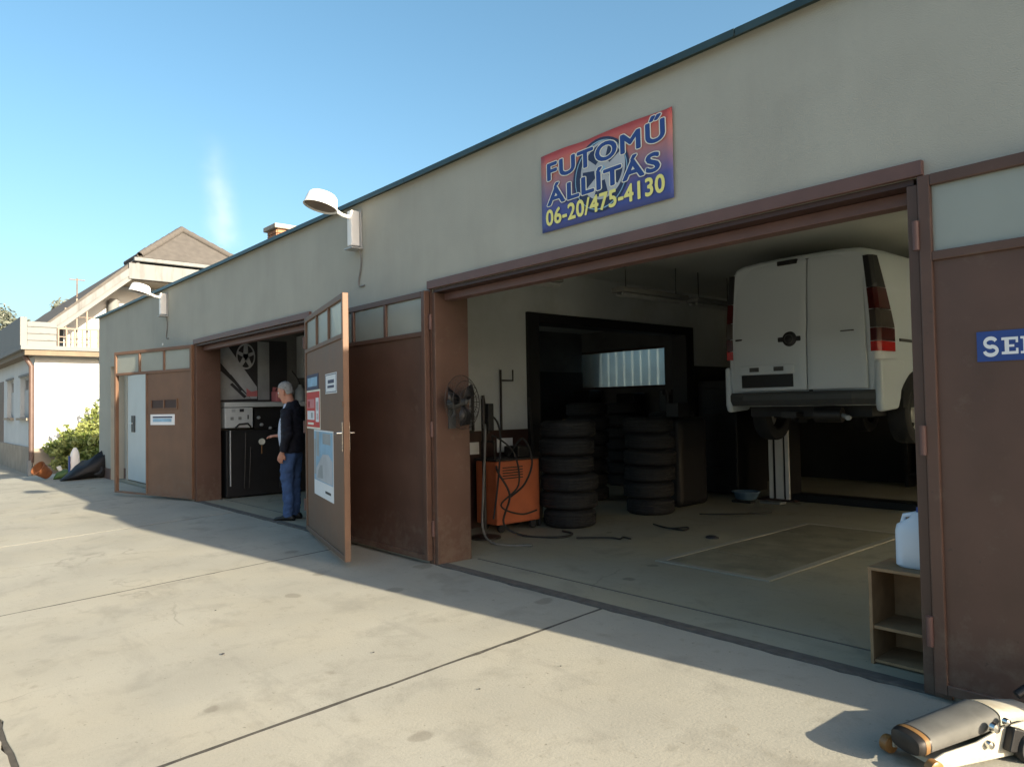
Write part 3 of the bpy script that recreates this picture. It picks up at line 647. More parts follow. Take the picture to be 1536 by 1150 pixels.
def line(txt, x, z, size, width, col, edge, off, ang, sp=1.12):
    """printed line: fitted to its width on the sheet, pale outline behind coloured letters"""
    parts = []
    for nm, mt, of, dy in ((('lettering_outline', edge, off + .006, .0022),) if edge else ()) + (('lettering', col, off, .0034),):
        o = text_mesh(nm, txt, size, mt, bn, (x, yb - dy, z), (R(90), R(-ang), 0), sp=sp); spread(o, of, 12 if nm != 'lettering' else 8, .00004); parts.append(o)
    xs_ = [v.co.x for v in parts[-1].data.vertices]; k_ = width / (max(xs_) - min(xs_))
    for o in parts: o.scale = (k_, 1, 1)
line('FUTOMŰ', .06, .385, .178, 1.09, 'blue', 'cream', .0055, .6)
line('ÁLLÍTÁS', .075, .195, .172, 1.05, 'blue', 'cream', .0055, .6)
line('06-20/475-4130', .05, .045, .165, 1.10, 'yellow', None, .0045, .6, 1.05)

# ---- signs and papers (thin sheets standing on the leaves)
def on_leaf(lf, x0, x1, z0, z1, name, label, cat, mt, side=-1, depth=.013, bevel=0, th=.003):
    """thing fixed to a leaf: placed at the leaf's real position and angle"""
    ang = lf.rotation_euler.z; base = Vector(lf.location); ca, sa = math.cos(ang), math.sin(ang)
    yl = side * depth
    loc = (base.x + x0*ca - yl*sa, base.y + x0*sa + yl*ca, z0)
    t_ = thing(name, loc, label, cat, None, ang)
    MB().box(0, x1-x0, side*.0, side*th, 0, z1-z0).build('sheet', mt, t_, world=False, bevel=bevel)
    return t_, side*(th + .0008)
def patch(t_, y, x0, x1, z0, z1, name, mt): MB().box(x0, x1, y-.0006, y, z0, z1).build(name, mt, t_, world=False)
s1, y_ = on_leaf(lf3, .05, .78, 1.64, 1.81, 'poster', 'small blue framed notice above the red poster on the open leaf', 'notice', 'navy')
patch(s1, y_, .08, .66, .035, .135, 'print', 'ltblue')
s2, y_ = on_leaf(lf3, .045, .87, 1.205, 1.635, 'poster', 'red poster with pale pictures on the open leaf', 'poster', 'cream')
patch(s2, y_, .02, .805, .02, .41, 'red_field', 'red')
for (a, b, c, d, mt) in ((.06, .50, .23, .33, 'pink'), (.06, .50, .10, .20, 'paper'), (.58, .76, .08, .34, 'paper'), (.08, .45, .045, .07, 'cream'), (.62, .72, .20, .30, 'pgrey'), (.62, .72, .11, .17, 'navy'), (.10, .22, .24, .31, 'red'), (.30, .40, .12, .18, 'pgrey')):
    patch(s2, y_-.0008, a, b, c, d, 'picture', mt)
s3, y_ = on_leaf(lf3, 1.16, 1.72, 1.575, 1.775, 'sign', 'white square sign with a dark striped emblem on the open leaf', 'sign', 'paper', bevel=.001)
patch(s3, y_, .012, .548, .01, .018, 'border', 'navy'); patch(s3, y_, .012, .548, .182, .19, 'border', 'navy')
patch(s3, y_, .012, .03, .02, .18, 'border', 'navy'); patch(s3, y_, .53, .548, .02, .18, 'border', 'navy')
patch(s3, y_, .14, .44, .10, .135, 'stripe', 'navy'); patch(s3, y_, .12, .44, .055, .08, 'stripe', 'navy')
s4, y_ = on_leaf(lf3, .50, 1.53, .50, 1.20, 'poster', 'tall wintry poster of a pale car at the foot of the open leaf', 'poster', 'paper')
patch(s4, y_, .02, 1.01, .16, .685, 'sky_print', 'ltblue')
m_ = MB().prism([(.12, .17), (.99, .17), (.99, .40), (.80, .46), (.50, .45), (.30, .36), (.14, .29)], (0, y_-.0008, 0), (1,0,0), (0,0,1), (0,-.0006,0)); m_.build('car_print', 'silver', s4, world=False)
m_ = MB().prism([(.20, .19), (.52, .20), (.48, .34), (.36, .33), (.25, .27)], (0, y_-.0020, 0), (1,0,0), (0,0,1), (0,-.0006,0)); m_.build('grille_print', 'pgrey', s4, world=False)
for (a, b, c, d) in ((.03, .12, .22, .60), (.15, .30, .42, .68), (.5, .9, .56, .67)): patch(s4, y_-.0008, a, b, c, d, 'tree_print', 'pgrey')
patch(s4, y_, .62, .90, .06, .085, 'caption', 'pdark')
s5, y_ = on_leaf(lf4, .48, 1.17, 1.21, 1.385, 'sign', 'white enamel plate with a blue band on the far left leaf', 'sign', 'paper', side=1, th=.006, bevel=.002)
patch(s5, y_+.0006, .06, .62, .115, .14, 'band', 'navy'); patch(s5, y_+.0006, .08, .62, .05, .105, 'lettering', 'ltblue')
# blue sign at the right edge: slab-serif letters
s6, y_ = on_leaf(lf2, .225, 1.02, 1.58, 1.715, 'sign', 'blue sign with pale serif letters on the leaf right of the van', 'sign', 'blue', side=-1, th=.004)
def E_(x, s): return [(x, 0, x+.035, 1), ]
hb = .075; zb = .028
lm = MB()
def stroke(x0, x1, z0, z1): lm.box(x0, x1, y_-.0008, y_-.0002, zb+hb*z0, zb+hb*z1)
x = .115  # E
stroke(x, x+.085, 0, .16); stroke(x, x+.085, .84, 1); stroke(x+.016, x+.038, .16, .84); stroke(x+.038, x+.065, .42, .56); stroke(x+.073, x+.085, .16, .34); stroke(x+.073, x+.085, .66, .84)
x = .212  # I / N
stroke(x, x+.045, 0, .14); stroke(x, x+.045, .86, 1); stroke(x+.013, x+.031, .14, .86)
x = .275
stroke(x, x+.045, 0, .14); stroke(x, x+.045, .86, 1); stroke(x+.013, x+.031, .14, .86)
lm.v = [(.012 + v[0]*.74, v[1], v[2]) for v in lm.v]; lm.build('lettering', 'paper', s6, world=False)
sl = MB()
sp = []
for i in range(25):
    a = R(20) + R(255)*i/24; sp.append((.058 + .030*math.cos(a), zb + hb*.74 + .0195*math.sin(a)))
for i in range(25):
    a = R(80) - R(255)*i/24; sp.append((.058 + .033*math.cos(a), zb + hb*.26 + .0195*math.sin(a)))
vv = []
for i, (a, b) in enumerate(sp):
    p0 = sp[max(0, i-1)]; p1 = sp[min(len(sp)-1, i+1)]; dx, dz = p1[0]-p0[0], p1[1]-p0[1]; L = math.hypot(dx, dz) or 1
    wd = .0085; vv += [(a - dz/L*wd, y_-.0005, b + dx/L*wd), (a + dz/L*wd, y_-.0005, b - dx/L*wd)]
sl.add(vv, [(2*i, 2*i+1, 2*i+3, 2*i+2) for i in range(len(sp)-1)]); sl.v = [(.012 + v[0]*.74, v[1], v[2]) for v in sl.v]; sl.build('lettering', 'paper', s6, world=False, fix=False)

# ================================================================== HOUSE ON THE LEFT
HX, HY = -20.3, -1.0
hs = thing('house', (HX, HY, 0), 'pale rendered house with a terrace and hipped tiled roof left of the garage', 'house')
W0, W1 = HX - 16, HX
wins = ((-22.55, -20.95), (-25.0, -23.75)); z0, z1 = 1.34, 2.38
mb = MB()
mb.box(W0, W1, HY, HY+.3, .63, z0).box(W0, W1, HY, HY+.3, z1, 2.80)
ed = [W0, -25.0, -23.75, -22.55, -20.95, W1]
for a, b in ((ed[0], ed[1]), (ed[2], ed[3]), (ed[4], ed[5])): mb.box(a, b, HY, HY+.3, z0, z1)
mb.box(W1-.3, W1, HY+.3, HY+11, .63, 2.80)
mb.build('wall', 'housewhite', hs)
MB().box(W0, W1+.05, HY-.05, HY+11, -.4, .63).build('plinth', 'houseplinth', hs, bevel=.01)
for a, b in wins:
    f = MB().box(a, b, HY+.10, HY+.16, z0, z0+.07).box(a, b, HY+.10, HY+.16, z1-.07, z1).box(a, a+.08, HY+.10, HY+.16, z0+.07, z1-.07).box(b-.08, b, HY+.10, HY+.16, z0+.07, z1-.07)
    wf = f.build('window', 'shutter', hs)
    MB().box(a+.08, b-.08, HY+.125, HY+.13, z0+.07, z1-.07).build('pane', 'darkglass', wf)
    MB().box(a+.08, b-.08, HY+.085, HY+.124, z0+.07, z1-.33).build('blind', 'shutter', wf)
    MB().box(a-.06, b+.06, HY-.09, HY+.10, z0-.06, z0).build('sill', 'houseplinth', wf)
    MB().box(a-.08, b+.08, HY-.035, HY+.0, z1, z1+.05).build('head_board', 'housegrey', wf)
MB().box(-26.6, -25.75, HY-.01, HY+.02, -.1, 2.4).build('door', 'downpipe', hs)
# terrace slab, eaves band, corner parapet
MB().box(W0, W1+.42, HY-.25, HY+11, 2.80, 2.92).build('terrace_slab', 'housewood', hs)
MB().box(W0, W1+.46, HY-.33, HY+11, 2.92, 3.02).build('terrace_edge', 'housegrey', hs, bevel=.008)
pp = MB().box(W0, W1+.18, HY-.31, HY-.17, 3.02, 3.70); pp.build('parapet', 'housegrey', hs, bevel=.008)
cp = MB().box(W1+.04, W1+.18, HY-.17, HY+.42, 3.02, 3.60).build('parapet', 'housegrey', hs, bevel=.008)
for k_, zz in enumerate((3.16, 3.32, 3.48)):
    MB().box(W1+.18, W1+.205, HY-.17, HY+.42, zz, zz+.025).build('groove_strip', 'fascia', cp)
# railing along the terrace
ry0, ry1 = HY+.45, HY+7
rl = MB().box(W1+.06, W1+.10, ry0, ry1, 3.46, 3.50).build('railing', 'rail', hs)
for zz in (3.14, 3.27): MB().box(W1+.07, W1+.09, ry0, ry1, zz, zz+.022).build('rail_bar', 'rail', rl)
yy = ry0; tall = 0
while yy < ry1:
    hgt = 3.46
    MB().box(W1+.062, W1+.098, yy, yy+.036, 3.02, hgt).build('baluster', 'rail', rl); yy += .17
for yy, zt in ((HY+.62, 4.0), (HY+.86, 4.25), (HY+1.08, 3.95)):
    MB().box(W1-.06, W1-.02, yy, yy+.035, 3.02, zt).build('post', 'rail', hs)
MB().tube([(W1-.04, HY+.55, 3.78), (W1-.04, HY+1.6, 3.80)], .012, 6).build('clothes_line', 'rail', hs)
# upper storey: gable wall facing us, half-hipped roof
GX = HX - 1.25; YR, ZR = 1.75+HY+1.0, 6.55
yc = YR + .9                                     # ridge line
ye0 = -.75; ze0 = 3.62                           # eave on the yard side
yh, zh = 1.27, 5.45                              # where the half-hip cuts the rake
sl_ = (zh - ze0) / (yh - ye0)
yrd = 2.72; zrd = zh + (yrd - yh) * .78
ye1 = 2*yrd - ye0; yh1 = 2*yrd - yh
g_poly = [(ye0+.55, 3.02), (ye0+.55, ze0+.18), (yh+.1, zh-.28), (yh1-.1, zh-.28), (ye1-.55, ze0+.18), (ye1-.55, 3.02)]
MB().prism(g_poly, (GX, 0, 0), (0,1,0), (0,0,1), (-.3,0,0)).build('wall', 'housewhite', hs)
MB().box(GX-14, GX-.3, ye0+.55, ye0+.85, 3.02, ze0+.25).build('wall', 'housewhite', hs)
MB().box(GX-.005, GX+.03, 3.0, 4.0, 3.05, 4.6).build('door', 'shutter', hs)
MB().lathe([(0, 0), (.11, 0), (.14, .12), (.14, .5), (.10, .56), (0, .57)], (GX+.12, .93, 3.9), n=16).build('boiler_flue', 'housegrey', hs)
RX0 = HX + .02; RX1 = HX - 14; AP = HX - 1.3
th = .16
def slabroof(pts, t=.14, name='roof', mt='tile', parent=hs):
    p = [Vector(q) for q in pts]; nrm = (p[1]-p[0]).cross(p[2]-p[0]).normalized()
    if nrm.z < 0: nrm = -nrm
    n_ = len(p); vs_ = p + [q - nrm*t for q in p]
    return MB().add(vs_, [tuple(range(n_)), tuple(range(n_, 2*n_))[::-1]] + [(i, (i+1) % n_, (i+1) % n_+n_, i+n_) for i in range(n_)]).build(name, mt, parent)
r1 = slabroof([(RX0, ye0, ze0), (RX0, yh, zh), (RX1, yh, zh), (RX1, ye0, ze0)])
slabroof([(RX0, yh, zh), (AP, yrd, zrd), (RX1, yrd, zrd), (RX1, yh, zh)])
slabroof([(RX0, ye1, ze0), (RX0, yh1, zh), (RX1, yh1, zh), (RX1, ye1, ze0)])
slabroof([(RX0, yh1, zh), (AP, yrd, zrd), (RX1, yrd, zrd), (RX1, yh1, zh)])
hip = slabroof([(RX0+.10, yh-.02, zh-.03), (AP, yrd, zrd+.01), (RX0+.10, yh1+.02, zh-.03)])
# barge boards in two steps, white fascia under the hip
for dx, dz_, t_, mt in ((.05, -.12, .20, 'fascia'), (.02, -.30, .16, 'housegrey')):
    MB().prism([(ye0-.05, ze0+dz_+.02), (yh, zh+dz_), (yh, zh+dz_-t_), (ye0-.05, ze0+dz_-t_+.02)], (RX0+dx, 0, 0), (0,1,0), (0,0,1), (-.05,0,0)).build('barge_board', mt, hs)
    MB().prism([(ye1+.05, ze0+dz_+.02), (yh1, zh+dz_), (yh1, zh+dz_-t_), (ye1+.05, ze0+dz_-t_+.02)], (RX0+dx, 0, 0), (0,1,0), (0,0,1), (-.05,0,0)).build('barge_board', mt, hs)
MB().box(RX0+.02, RX0+.16, yh-.15, yh1+.15, zh-.15, zh-.05).build('gutter', 'fascia', hs, bevel=.02)
MB().box(RX0-.05, RX0+.06, yh-.25, yh1+.25, zh-.60, zh-.20).build('fascia_board', 'fascia', hs)
MB().box(GX+.002, RX0-.05, yh-.45, yh1+.45, zh-.62, zh-.585).build('soffit', 'housewood', hs)
MB().prism([(ye0+.2, ze0-.0), (yh-.1, zh-.42), (yh-.1, zh-.46), (ye0+.2, ze0-.04)], (RX0-.03, 0, 0), (0,1,0), (0,0,1), (GX-RX0+.03,0,0)).build('soffit', 'housewood', hs)
# ridge tiles on the hips and rake
tile0 = None
def ridge(a, b, n_):
    global tile0
    a = Vector(a); b = Vector(b); d = (b-a)/n_
    for i in range(n_):
        if tile0 is None:
            L = d.length
            tile0 = MB().lathe([(.085, 0), (.10, L*1.08), (.085, L*1.08), (.07, 0)], n=10).build('ridge_tile', 'tile', r1, world=False); o = tile0
        else: o = tile0.copy(); C.objects.link(o)
        p = a + d*i - Vector(hs.location)
        o.location = p; o.rotation_euler = d.to_track_quat('Z', 'Y').to_euler()
ridge((RX0+.06, yh, zh+.02), (AP, yrd, zrd+.03), 7); ridge((RX0+.06, yh1, zh+.02), (AP, yrd, zrd+.03), 7)
ridge((AP, yrd, zrd+.04), (AP-6, yrd, zrd+.04), 20)
# downpipe at the corner, with its white lower length
dp = MB().tube([(W1+.02, HY-.22, 2.92), (W1+.05, HY-.18, 2.75), (W1+.06, HY-.07, 2.55), (W1+.06, HY-.07, .30)], .055, 10).build('downpipe', 'downpipe', hs)
MB().tube([(W1+.06, HY-.10, .35), (W1+.06, HY-.10, -.03)], .06, 10).build('pipe_foot', 'housegrey', dp)
MB().tube([(-24, .55, 4.3), (-24, .55, 5.35)], .02, 6).tube([(-24, .35, 5.3), (-24, .75, 5.3)], .015, 6).build('aerial', 'rail', hs)

hs.location = (-28.0, .07, -.54); hs.scale = (1.38,)*3

# ================================================================== VEGETATION
def leaves(n, sampler, size, rnd, up=.3):
    m_ = MB()
    for _ in range(n):
        c, nrm = sampler(rnd)
        d = Vector((rnd.gauss(0,1), rnd.gauss(0,1), rnd.gauss(0,1)+up)).normalized()
        nn = (d + nrm*.8).normalized(); t = nn.cross(Vector((rnd.gauss(0,1), rnd.gauss(0,1), rnd.gauss(0,1)))).normalized(); b = nn.cross(t)
        s_ = size * rnd.uniform(.6, 1.35)
        m_.add([c - t*s_, c - b*s_*.5 + nn*s_*.12, c + t*s_, c + b*s_*.5 + nn*s_*.12], [(0,1,2,3)])
    return m_
def clump_sampler(clumps):
    wts = [r**2 for _, r in clumps]
    def f(rnd):
        c, r = rnd.choices(clumps, wts)[0]
        d = Vector((rnd.gauss(0,1), rnd.gauss(0,1), rnd.gauss(0,1))).normalized(); q = rnd.random()**.45
        return Vector(c) + d*r*q, d
    return f
rb = random.Random(4)
bush = thing('bush', (-19.45, .05, 0), 'leafy green shrub in the sun between the house and the garage', 'bush')
cl = []
for _ in range(75):
    y_b = rb.uniform(-.75, .75); top = .62 + max(0, (y_b+.75))*.78
    cl.append(((-19.45 + rb.uniform(-.45, .45), y_b, rb.uniform(.2, 1)*min(top, 1.5)), rb.uniform(.09, .22)))
for q in range(6): cl.append(((-19.5+rb.uniform(-.1,.1), .05+q*.015, 1.35+q*.07), .09-q*.008))
for q in range(16):
    y_b = rb.uniform(-.7, .75); x_b = -19.45 + rb.uniform(-.4, .4); z_b = .62 + (y_b+.75)*.7
    for t in range(5): cl.append(((x_b + t*rb.uniform(-.03, .05), y_b + t*rb.uniform(-.05, .04), min(z_b, 1.5) + t*.06), .06))
leaves(7500, clump_sampler(cl), .050, rb).build('foliage', 'leaf', bush, fix=False)
st = MB()
for _ in range(16):
    c, r = rb.choice(cl); b0 = Vector((-19.45+rb.uniform(-.12,.12), rb.uniform(-.2,.3), -.05)); c = Vector(c)
    st.tube([b0, b0.lerp(c, .5)+Vector((rb.uniform(-.08,.08), rb.uniform(-.08,.08), .05)), c], [.014, .010, .005], 5)
st.build('stem', 'bark', bush)
bush.location = (-27.0, 1.56, -.55); bush.scale = (1.39,)*3

def tree(x, y, h_, rad, label, seed):
    r_ = random.Random(seed); t_ = thing('tree', (x, y, -.05), label, 'tree', 'trees far behind the house')
    tr = MB(); tr.tube([(x, y, -.1), (x+.1, y+.1, h_*.3), (x-.1, y, h_*.6), (x, y, h_*.85)], [.32, .25, .16, .06], 8)
    cl_ = []
    for i in range(26):
        a = r_.uniform(0, 2*math.pi); q = r_.random()**.6; z = h_*(.42 + .55*r_.random()); rr = rad*(1 - abs(z/h_-.65)*1.1)
        c = Vector((x + math.cos(a)*rr*q, y + math.sin(a)*rr*q, z)); cl_.append((c, rad*r_.uniform(.16, .34)))
        if i < 9: tr.tube([(x, y, h_*(.25+.05*i)), c], [.10, .03], 6)
    tr.build('trunk', 'bark', t_)
    leaves(2600, clump_sampler(cl_), .20, r_).build('crown', 'leaf2', t_, fix=False)
tree(-74, 3.7, 10.3, 3.0, 'pale hazy tree at the far left edge beyond the house roof', 21)
tree(-76, 9.2, 11.5, 3.2, 'pale hazy tree just left of the house gable', 22)
tree(-80, 13.5, 13.2, 3.4, 'pale hazy tree partly behind the house roof, nearest the gable', 23)

# chimney smoke rising behind the roof
def smoke():
    me_o = MB(); prof = []
    me_o.lathe([(0, 0), (.8, .05), (1.1, .8), (1.05, 1.8), (1.0, 3.2), (.9, 4.4), (.5, 5.2), (0, 5.4)], (-30, 7.0, 8.0), (0, -.12, 1), 20)
    m = bpy.data.materials.new('smoke'); m.use_nodes = True; n = m.node_tree; n.nodes.clear()
    o = n.nodes.new('ShaderNodeOutputMaterial'); v = n.nodes.new('ShaderNodeVolumePrincipled'); v.inputs['Color'].default_value = (.97, .97, .98, 1)
    v.inputs['Anisotropy'].default_value = 0
    tc = n.nodes.new('ShaderNodeTexCoord'); nz = n.nodes.new('ShaderNodeTexNoise'); nz.inputs['Scale'].default_value = .8; nz.inputs['Detail'].default_value = 4
    n.links.new(tc.outputs['Object'], nz.inputs[0])
    sx = n.nodes.new('ShaderNodeSeparateXYZ'); n.links.new(tc.outputs['Object'], sx.inputs[0])
    # distance from the plume's axis
    def mth(op, a, b=None, c=None):
        q = n.nodes.new('ShaderNodeMath'); q.operation = op
        for i, s in enumerate((a, b, c)):
            if s is None: continue
            if isinstance(s, (int, float)): q.inputs[i].default_value = s
            else: n.links.new(s, q.inputs[i])
        return q.outputs[0]
    zr = mth('SUBTRACT', sx.outputs[2], 8.0)
    dx = mth('ADD', sx.outputs[0], 30.0)
    dy = mth('SUBTRACT', sx.outputs[1], mth('MULTIPLY_ADD', zr, -.12, 7.0))
    dd = mth('SQRT', mth('ADD', mth('MULTIPLY', dx, dx), mth('MULTIPLY', dy, dy)))
    fall = mth('MAXIMUM', mth('SUBTRACT', 1.0, mth('DIVIDE', dd, 1.0)), 0.0)
    vert = mth('MAXIMUM', mth('SUBTRACT', 1.0, mth('DIVIDE', zr, 5.0)), 0.0)
    low = mth('MINIMUM', mth('MAXIMUM', mth('MULTIPLY', zr, 1.6), 0.0), 1.0)
    nn = mth('MAXIMUM', mth('MULTIPLY_ADD', nz.outputs['Fac'], 4.2, -1.45), 0.0)
    den = mth('MULTIPLY', mth('MULTIPLY', mth('MULTIPLY', fall, fall), mth('POWER', vert, 1.2)), mth('MULTIPLY', nn, mth('MULTIPLY', low, .62)))
    n.links.new(den, v.inputs['Density']); n.links.new(v.outputs[0], o.inputs['Volume'])
    ob = me_o.build('smoke_plume', m); tag(ob, None, None, kind='stuff')
smoke()

# ================================================================== THINGS BY THE HOUSE
tp = thing('covered_heap', (-18.35, -.28, 0), 'black tarpaulin heap leaning by the corner of the garage', 'tarpaulin')
mb = MB(); rings = []
N = 20
for i, (yy, hh, ww) in enumerate(((-.80, .02, .10), (-.68, .12, .24), (-.52, .26, .33), (-.34, .40, .36), (-.16, .47, .36), (.0, .53, .34), (.10, .46, .28), (.17, .28, .18))):
    ring = []
    for k_ in range(N):
        a = math.pi * 2 * k_ / N; rx = ww*(1 + .12*noise.noise(Vector((i*.9, k_*.8, 1)))); zz = hh*(.5+.5*math.sin(a))*(1+.30*noise.noise(Vector((i*1.1, k_*.6, 5))))
        ring.append((-18.32 + rx*math.cos(a), yy + .04*noise.noise(Vector((i, k_*.7, 9))), gz(yy) + zz))
    rings.append(ring)
mb.loft(rings).build('tarpaulin', 'tarp', tp)
MB().lathe([(.06, 0), (.12, .02), (.13, .16), (.11, .2), (.05, .2)], (-18.12, -.02, .10), (0.5, -.5, .3), 14).build('castor', 'rubber', tp)
bg_ = thing('plastic_bag', (-18.72, -.47, 0), 'white and blue plastic bag standing against the black heap', 'bag')
mb = MB(); rings = []
for zz, a_, b_ in ((-.01, .09, .06), (.12, .12, .07), (.35, .11, .06), (.55, .08, .045), (.66, .03, .02)):
    rings.append([(-18.72 + b_*math.cos(2*math.pi*k_/14), -.47 + .03*zz + a_*math.sin(2*math.pi*k_/14)*(1+.2*noise.noise(Vector((k_, zz*5, 2)))), zz) for k_ in range(14)])
mb.loft(rings).build('bag_body', 'lampwhite', bg_)
MB().box(-18.75, -18.64, -.585, -.555, .02, .48).build('blue_side', 'blue', bg_, bevel=.01)
pt = thing('bucket', (-19.0, -.92, gz(-.92)), 'rusty brown tipped bucket at the foot of the house corner', 'bucket')
mb = MB().lathe([(0, 0), (.11, 0), (.16, .28), (.168, .28), (.168, .30), (.15, .30), (.10, .02), (0, .02)], (-19.0, -.92, gz(-.92)+.11), (.25, -.55, .45), 20); mb.build('bucket_body', 'pot', pt)
MB().tube([(-18.95, -1.06, .12), (-18.85, -1.02, .30), (-18.8, -.9, .28)], .008, 6).build('bucket_handle', 'oldsteel', pt)
gb = thing('sack', (-18.9, -.62, gz(-.62)), 'low green sack lying between the bucket and the black heap', 'sack')
mb = MB(); rings = []
for i, (yy, rr) in enumerate(((-.84, .02), (-.78, .09), (-.62, .13), (-.45, .11), (-.38, .02))):
    rings.append([(-18.9 + rr*1.2*math.cos(2*math.pi*k_/14), yy, gz(yy) + rr*.8 + rr*.8*math.sin(2*math.pi*k_/14)*(1+.2*noise.noise(Vector((k_, i, 7))))) for k_ in range(14)])
mb.loft(rings).build('sack_body', 'greenbag', gb)
cpn = thing('cup', (-18.93, -.70, .11), 'small white cup on the green sack', 'cup')
MB().lathe([(0,0), (.035, 0), (.05, .10), (.045, .10), (.03, .01), (0, .01)], (-18.93, -.70, .155), (0, -.4, 1), 14).build('cup_body', 'lampwhite', cpn)

# ================================================================== PERSON in the left gateway
def remesh(mb_, name, mt, parent, vox=.012, smooth=4, fold=None):
    me = bpy.data.meshes.new(name); me.from_pydata([Vector(v) for v in mb_.v], [], mb_.f); me.update()
    b = bmesh.new(); b.from_mesh(me); bmesh.ops.remove_doubles(b, verts=b.verts, dist=.0002); bmesh.ops.recalc_face_normals(b, faces=b.faces); b.to_mesh(me); b.free()
    o = bpy.data.objects.new(name, me); C.objects.link(o)
    md = o.modifiers.new('r', 'REMESH'); md.mode = 'VOXEL'; md.voxel_size = vox
    ms = o.modifiers.new('s', 'SMOOTH'); ms.iterations = smooth; ms.factor = .5
    bpy.context.view_layer.update()
    m2 = bpy.data.meshes.new_from_object(o.evaluated_get(bpy.context.evaluated_depsgraph_get())); m2.name = name
    bpy.data.objects.remove(o); bpy.data.meshes.remove(me)
    for p in m2.polygons: p.use_smooth = True
    if fold:
        cs = [(v.co.copy(), v.normal.copy()) for v in m2.vertices]
        for v, (c, nn) in zip(m2.vertices, cs):
            f_ = abs(noise.noise(Vector((c.x*fold[1], c.y*fold[1], c.z*fold[2] + c.x*4)))) + .5*abs(noise.noise(Vector((c.x*fold[1]*2, c.y*9, c.z*fold[2]*2.3))))
            v.co = c + nn*(fold[0]*(f_ - .35))
    m2.materials.clear(); m2.materials.append(M[mt])
    o = bpy.data.objects.new(name, m2); C.objects.link(o); o.parent = parent
    return o
def ell(c, a, b, n=18, tilt=0., up=None, flat=1.):
    """horizontal ring: a = half width along local x (front-back), b = along local y (left-right)"""
    c = Vector(c); out = []
    for k_ in range(n):
        t = 2*math.pi*k_/n
        p = Vector((a*math.cos(t), b*math.sin(t), 0)); p = Matrix.Rotation(tilt, 3, 'Y') @ p; out.append(c + p)
    return out
# local frame: +x is the way he faces, +y his left (towards the camera), z up
pers = thing('person', (-8.98, .24, .0), 'white-haired man in a dark jacket and jeans standing in the left gateway', 'person', None, math.atan2(-.62, -.78))
b = MB()
head_c = Vector((.075, 0, 1.655)); ht = .38
def H_(x, y, z): return head_c + Matrix.Rotation(ht, 3, 'Y') @ Vector((x, y, z))
hr = []
for z, a, bb, ox in ((-.135, .035, .035, .055), (-.12, .055, .050, .040), (-.09, .075, .062, .020), (-.05, .088, .070, .008), (.0, .094, .075, .0), (.04, .097, .077, -.004), (.08, .090, .072, -.008), (.115, .062, .052, -.010), (.13, .02, .018, -.010)):
    hr.append([H_(ox + a*math.cos(2*math.pi*k_/20), bb*math.sin(2*math.pi*k_/20), z) for k_ in range(20)])
b.loft(hr)
b.tube([H_(.085, 0, .03), H_(.112, 0, -.025), H_(.10, 0, -.04)], [.010, .017, .012], 8)          # nose
b.tube([H_(.062, -.035, .035), H_(.088, 0, .045), H_(.062, .035, .035)], [.014, .016, .014], 8)   # brow
b.tube([H_(.070, -.022, -.075), H_(.092, 0, -.072), H_(.070, .022, -.075)], [.010, .012, .010], 8) # mouth
for s in (-1, 1): b.tube([H_(-.005, s*.075, .030), H_(-.018, s*.088, .0), H_(-.005, s*.077, -.045)], [.013, .018, .011], 8)
b.tube([(.0, 0, 1.42), (.01, 0, 1.50), (.045, 0, 1.60)], [.075, .062, .060], 14)                   # neck
b.loft([ell((0, 0, .92), .10, .15), ell((.0, 0, 1.1), .10, .15), ell((.0, 0, 1.3), .10, .17), ell((-.005, 0, 1.43), .08, .14), ell((0, 0, 1.47), .05, .07)])
for s in (-1, 1): b.tube([(0, s*.08, .95), (.02, s*.09, .5), (-.0, s*.09, .1)], [.075, .055, .042], 12)
# left arm hangs, hand at the hip; right arm reaches forward
LA = [(-.02, .19, 1.40), (-.07, .235, 1.12), (.0, .215, .90)]
RA = [(-.02, -.19, 1.40), (.02, -.23, 1.14), (.25, -.17, 1.08)]
b.tube(LA, [.045, .038, .028], 10); b.tube(RA, [.045, .038, .028], 10)
def hand(p, d, up_, s):
    p = Vector(p); d = Vector(d).normalized(); up_ = Vector(up_); up_ = (up_ - d*up_.dot(d)).normalized(); sd_ = d.cross(up_)*s
    b.loft([[p + d*t + sd_*wd*math.cos(2*math.pi*k_/12) + up_*th_*math.sin(2*math.pi*k_/12) for k_ in range(12)] for t, wd, th_ in ((-.03, .026, .024), (.02, .036, .020), (.06, .043, .018), (.085, .040, .015))])
    for i, L in enumerate((.070, .082, .078, .060)):
        o_ = p + d*.075 + sd_*(-.032 + i*.0215)
        b.tube([o_, o_ + d*L*.5 - up_*.008, o_ + d*L*.85 - up_*.034], [.0105, .0098, .0080], 8)
    b.tube([p + d*.015 - sd_*.03, p + d*.05 - sd_*.055 - up_*.01, p + d*.085 - sd_*.055 - up_*.025], [.013, .0115, .009], 8)
hand((.02, .215, .875), (.35, -.05, -1), (0, 1, 0), 1)
hand((.29, -.165, 1.08), (1, .1, -.05), (0, 0, 1), 1)
remesh(b, 'body', 'skin', pers, .0085, 3)
# eyes
for s in (-1, 1):
    MB().lathe([(0, -.012), (.009, -.008), (.012, 0), (.009, .008), (0, .012)], H_(.082, s*.030, .018), (1, 0, 0), 10).build('eye', 'paper', pers, world=False)
# hair: cap over the back and top
hm = MB(); rr_ = []
for z, a, bb, ox in ((-.055, .060, .066, -.042), (.0, .078, .078, -.028), (.04, .090, .080, -.018), (.08, .090, .076, -.012), (.117, .066, .057, -.012), (.136, .022, .02, -.012)):
    rr_.append([H_(ox + a*math.cos(2*math.pi*k_/20), bb*math.sin(2*math.pi*k_/20), z) for k_ in range(20)])
hm.loft(rr_); remesh(hm, 'hair', 'hair', pers, .008, 2, (.012, 30, 30))
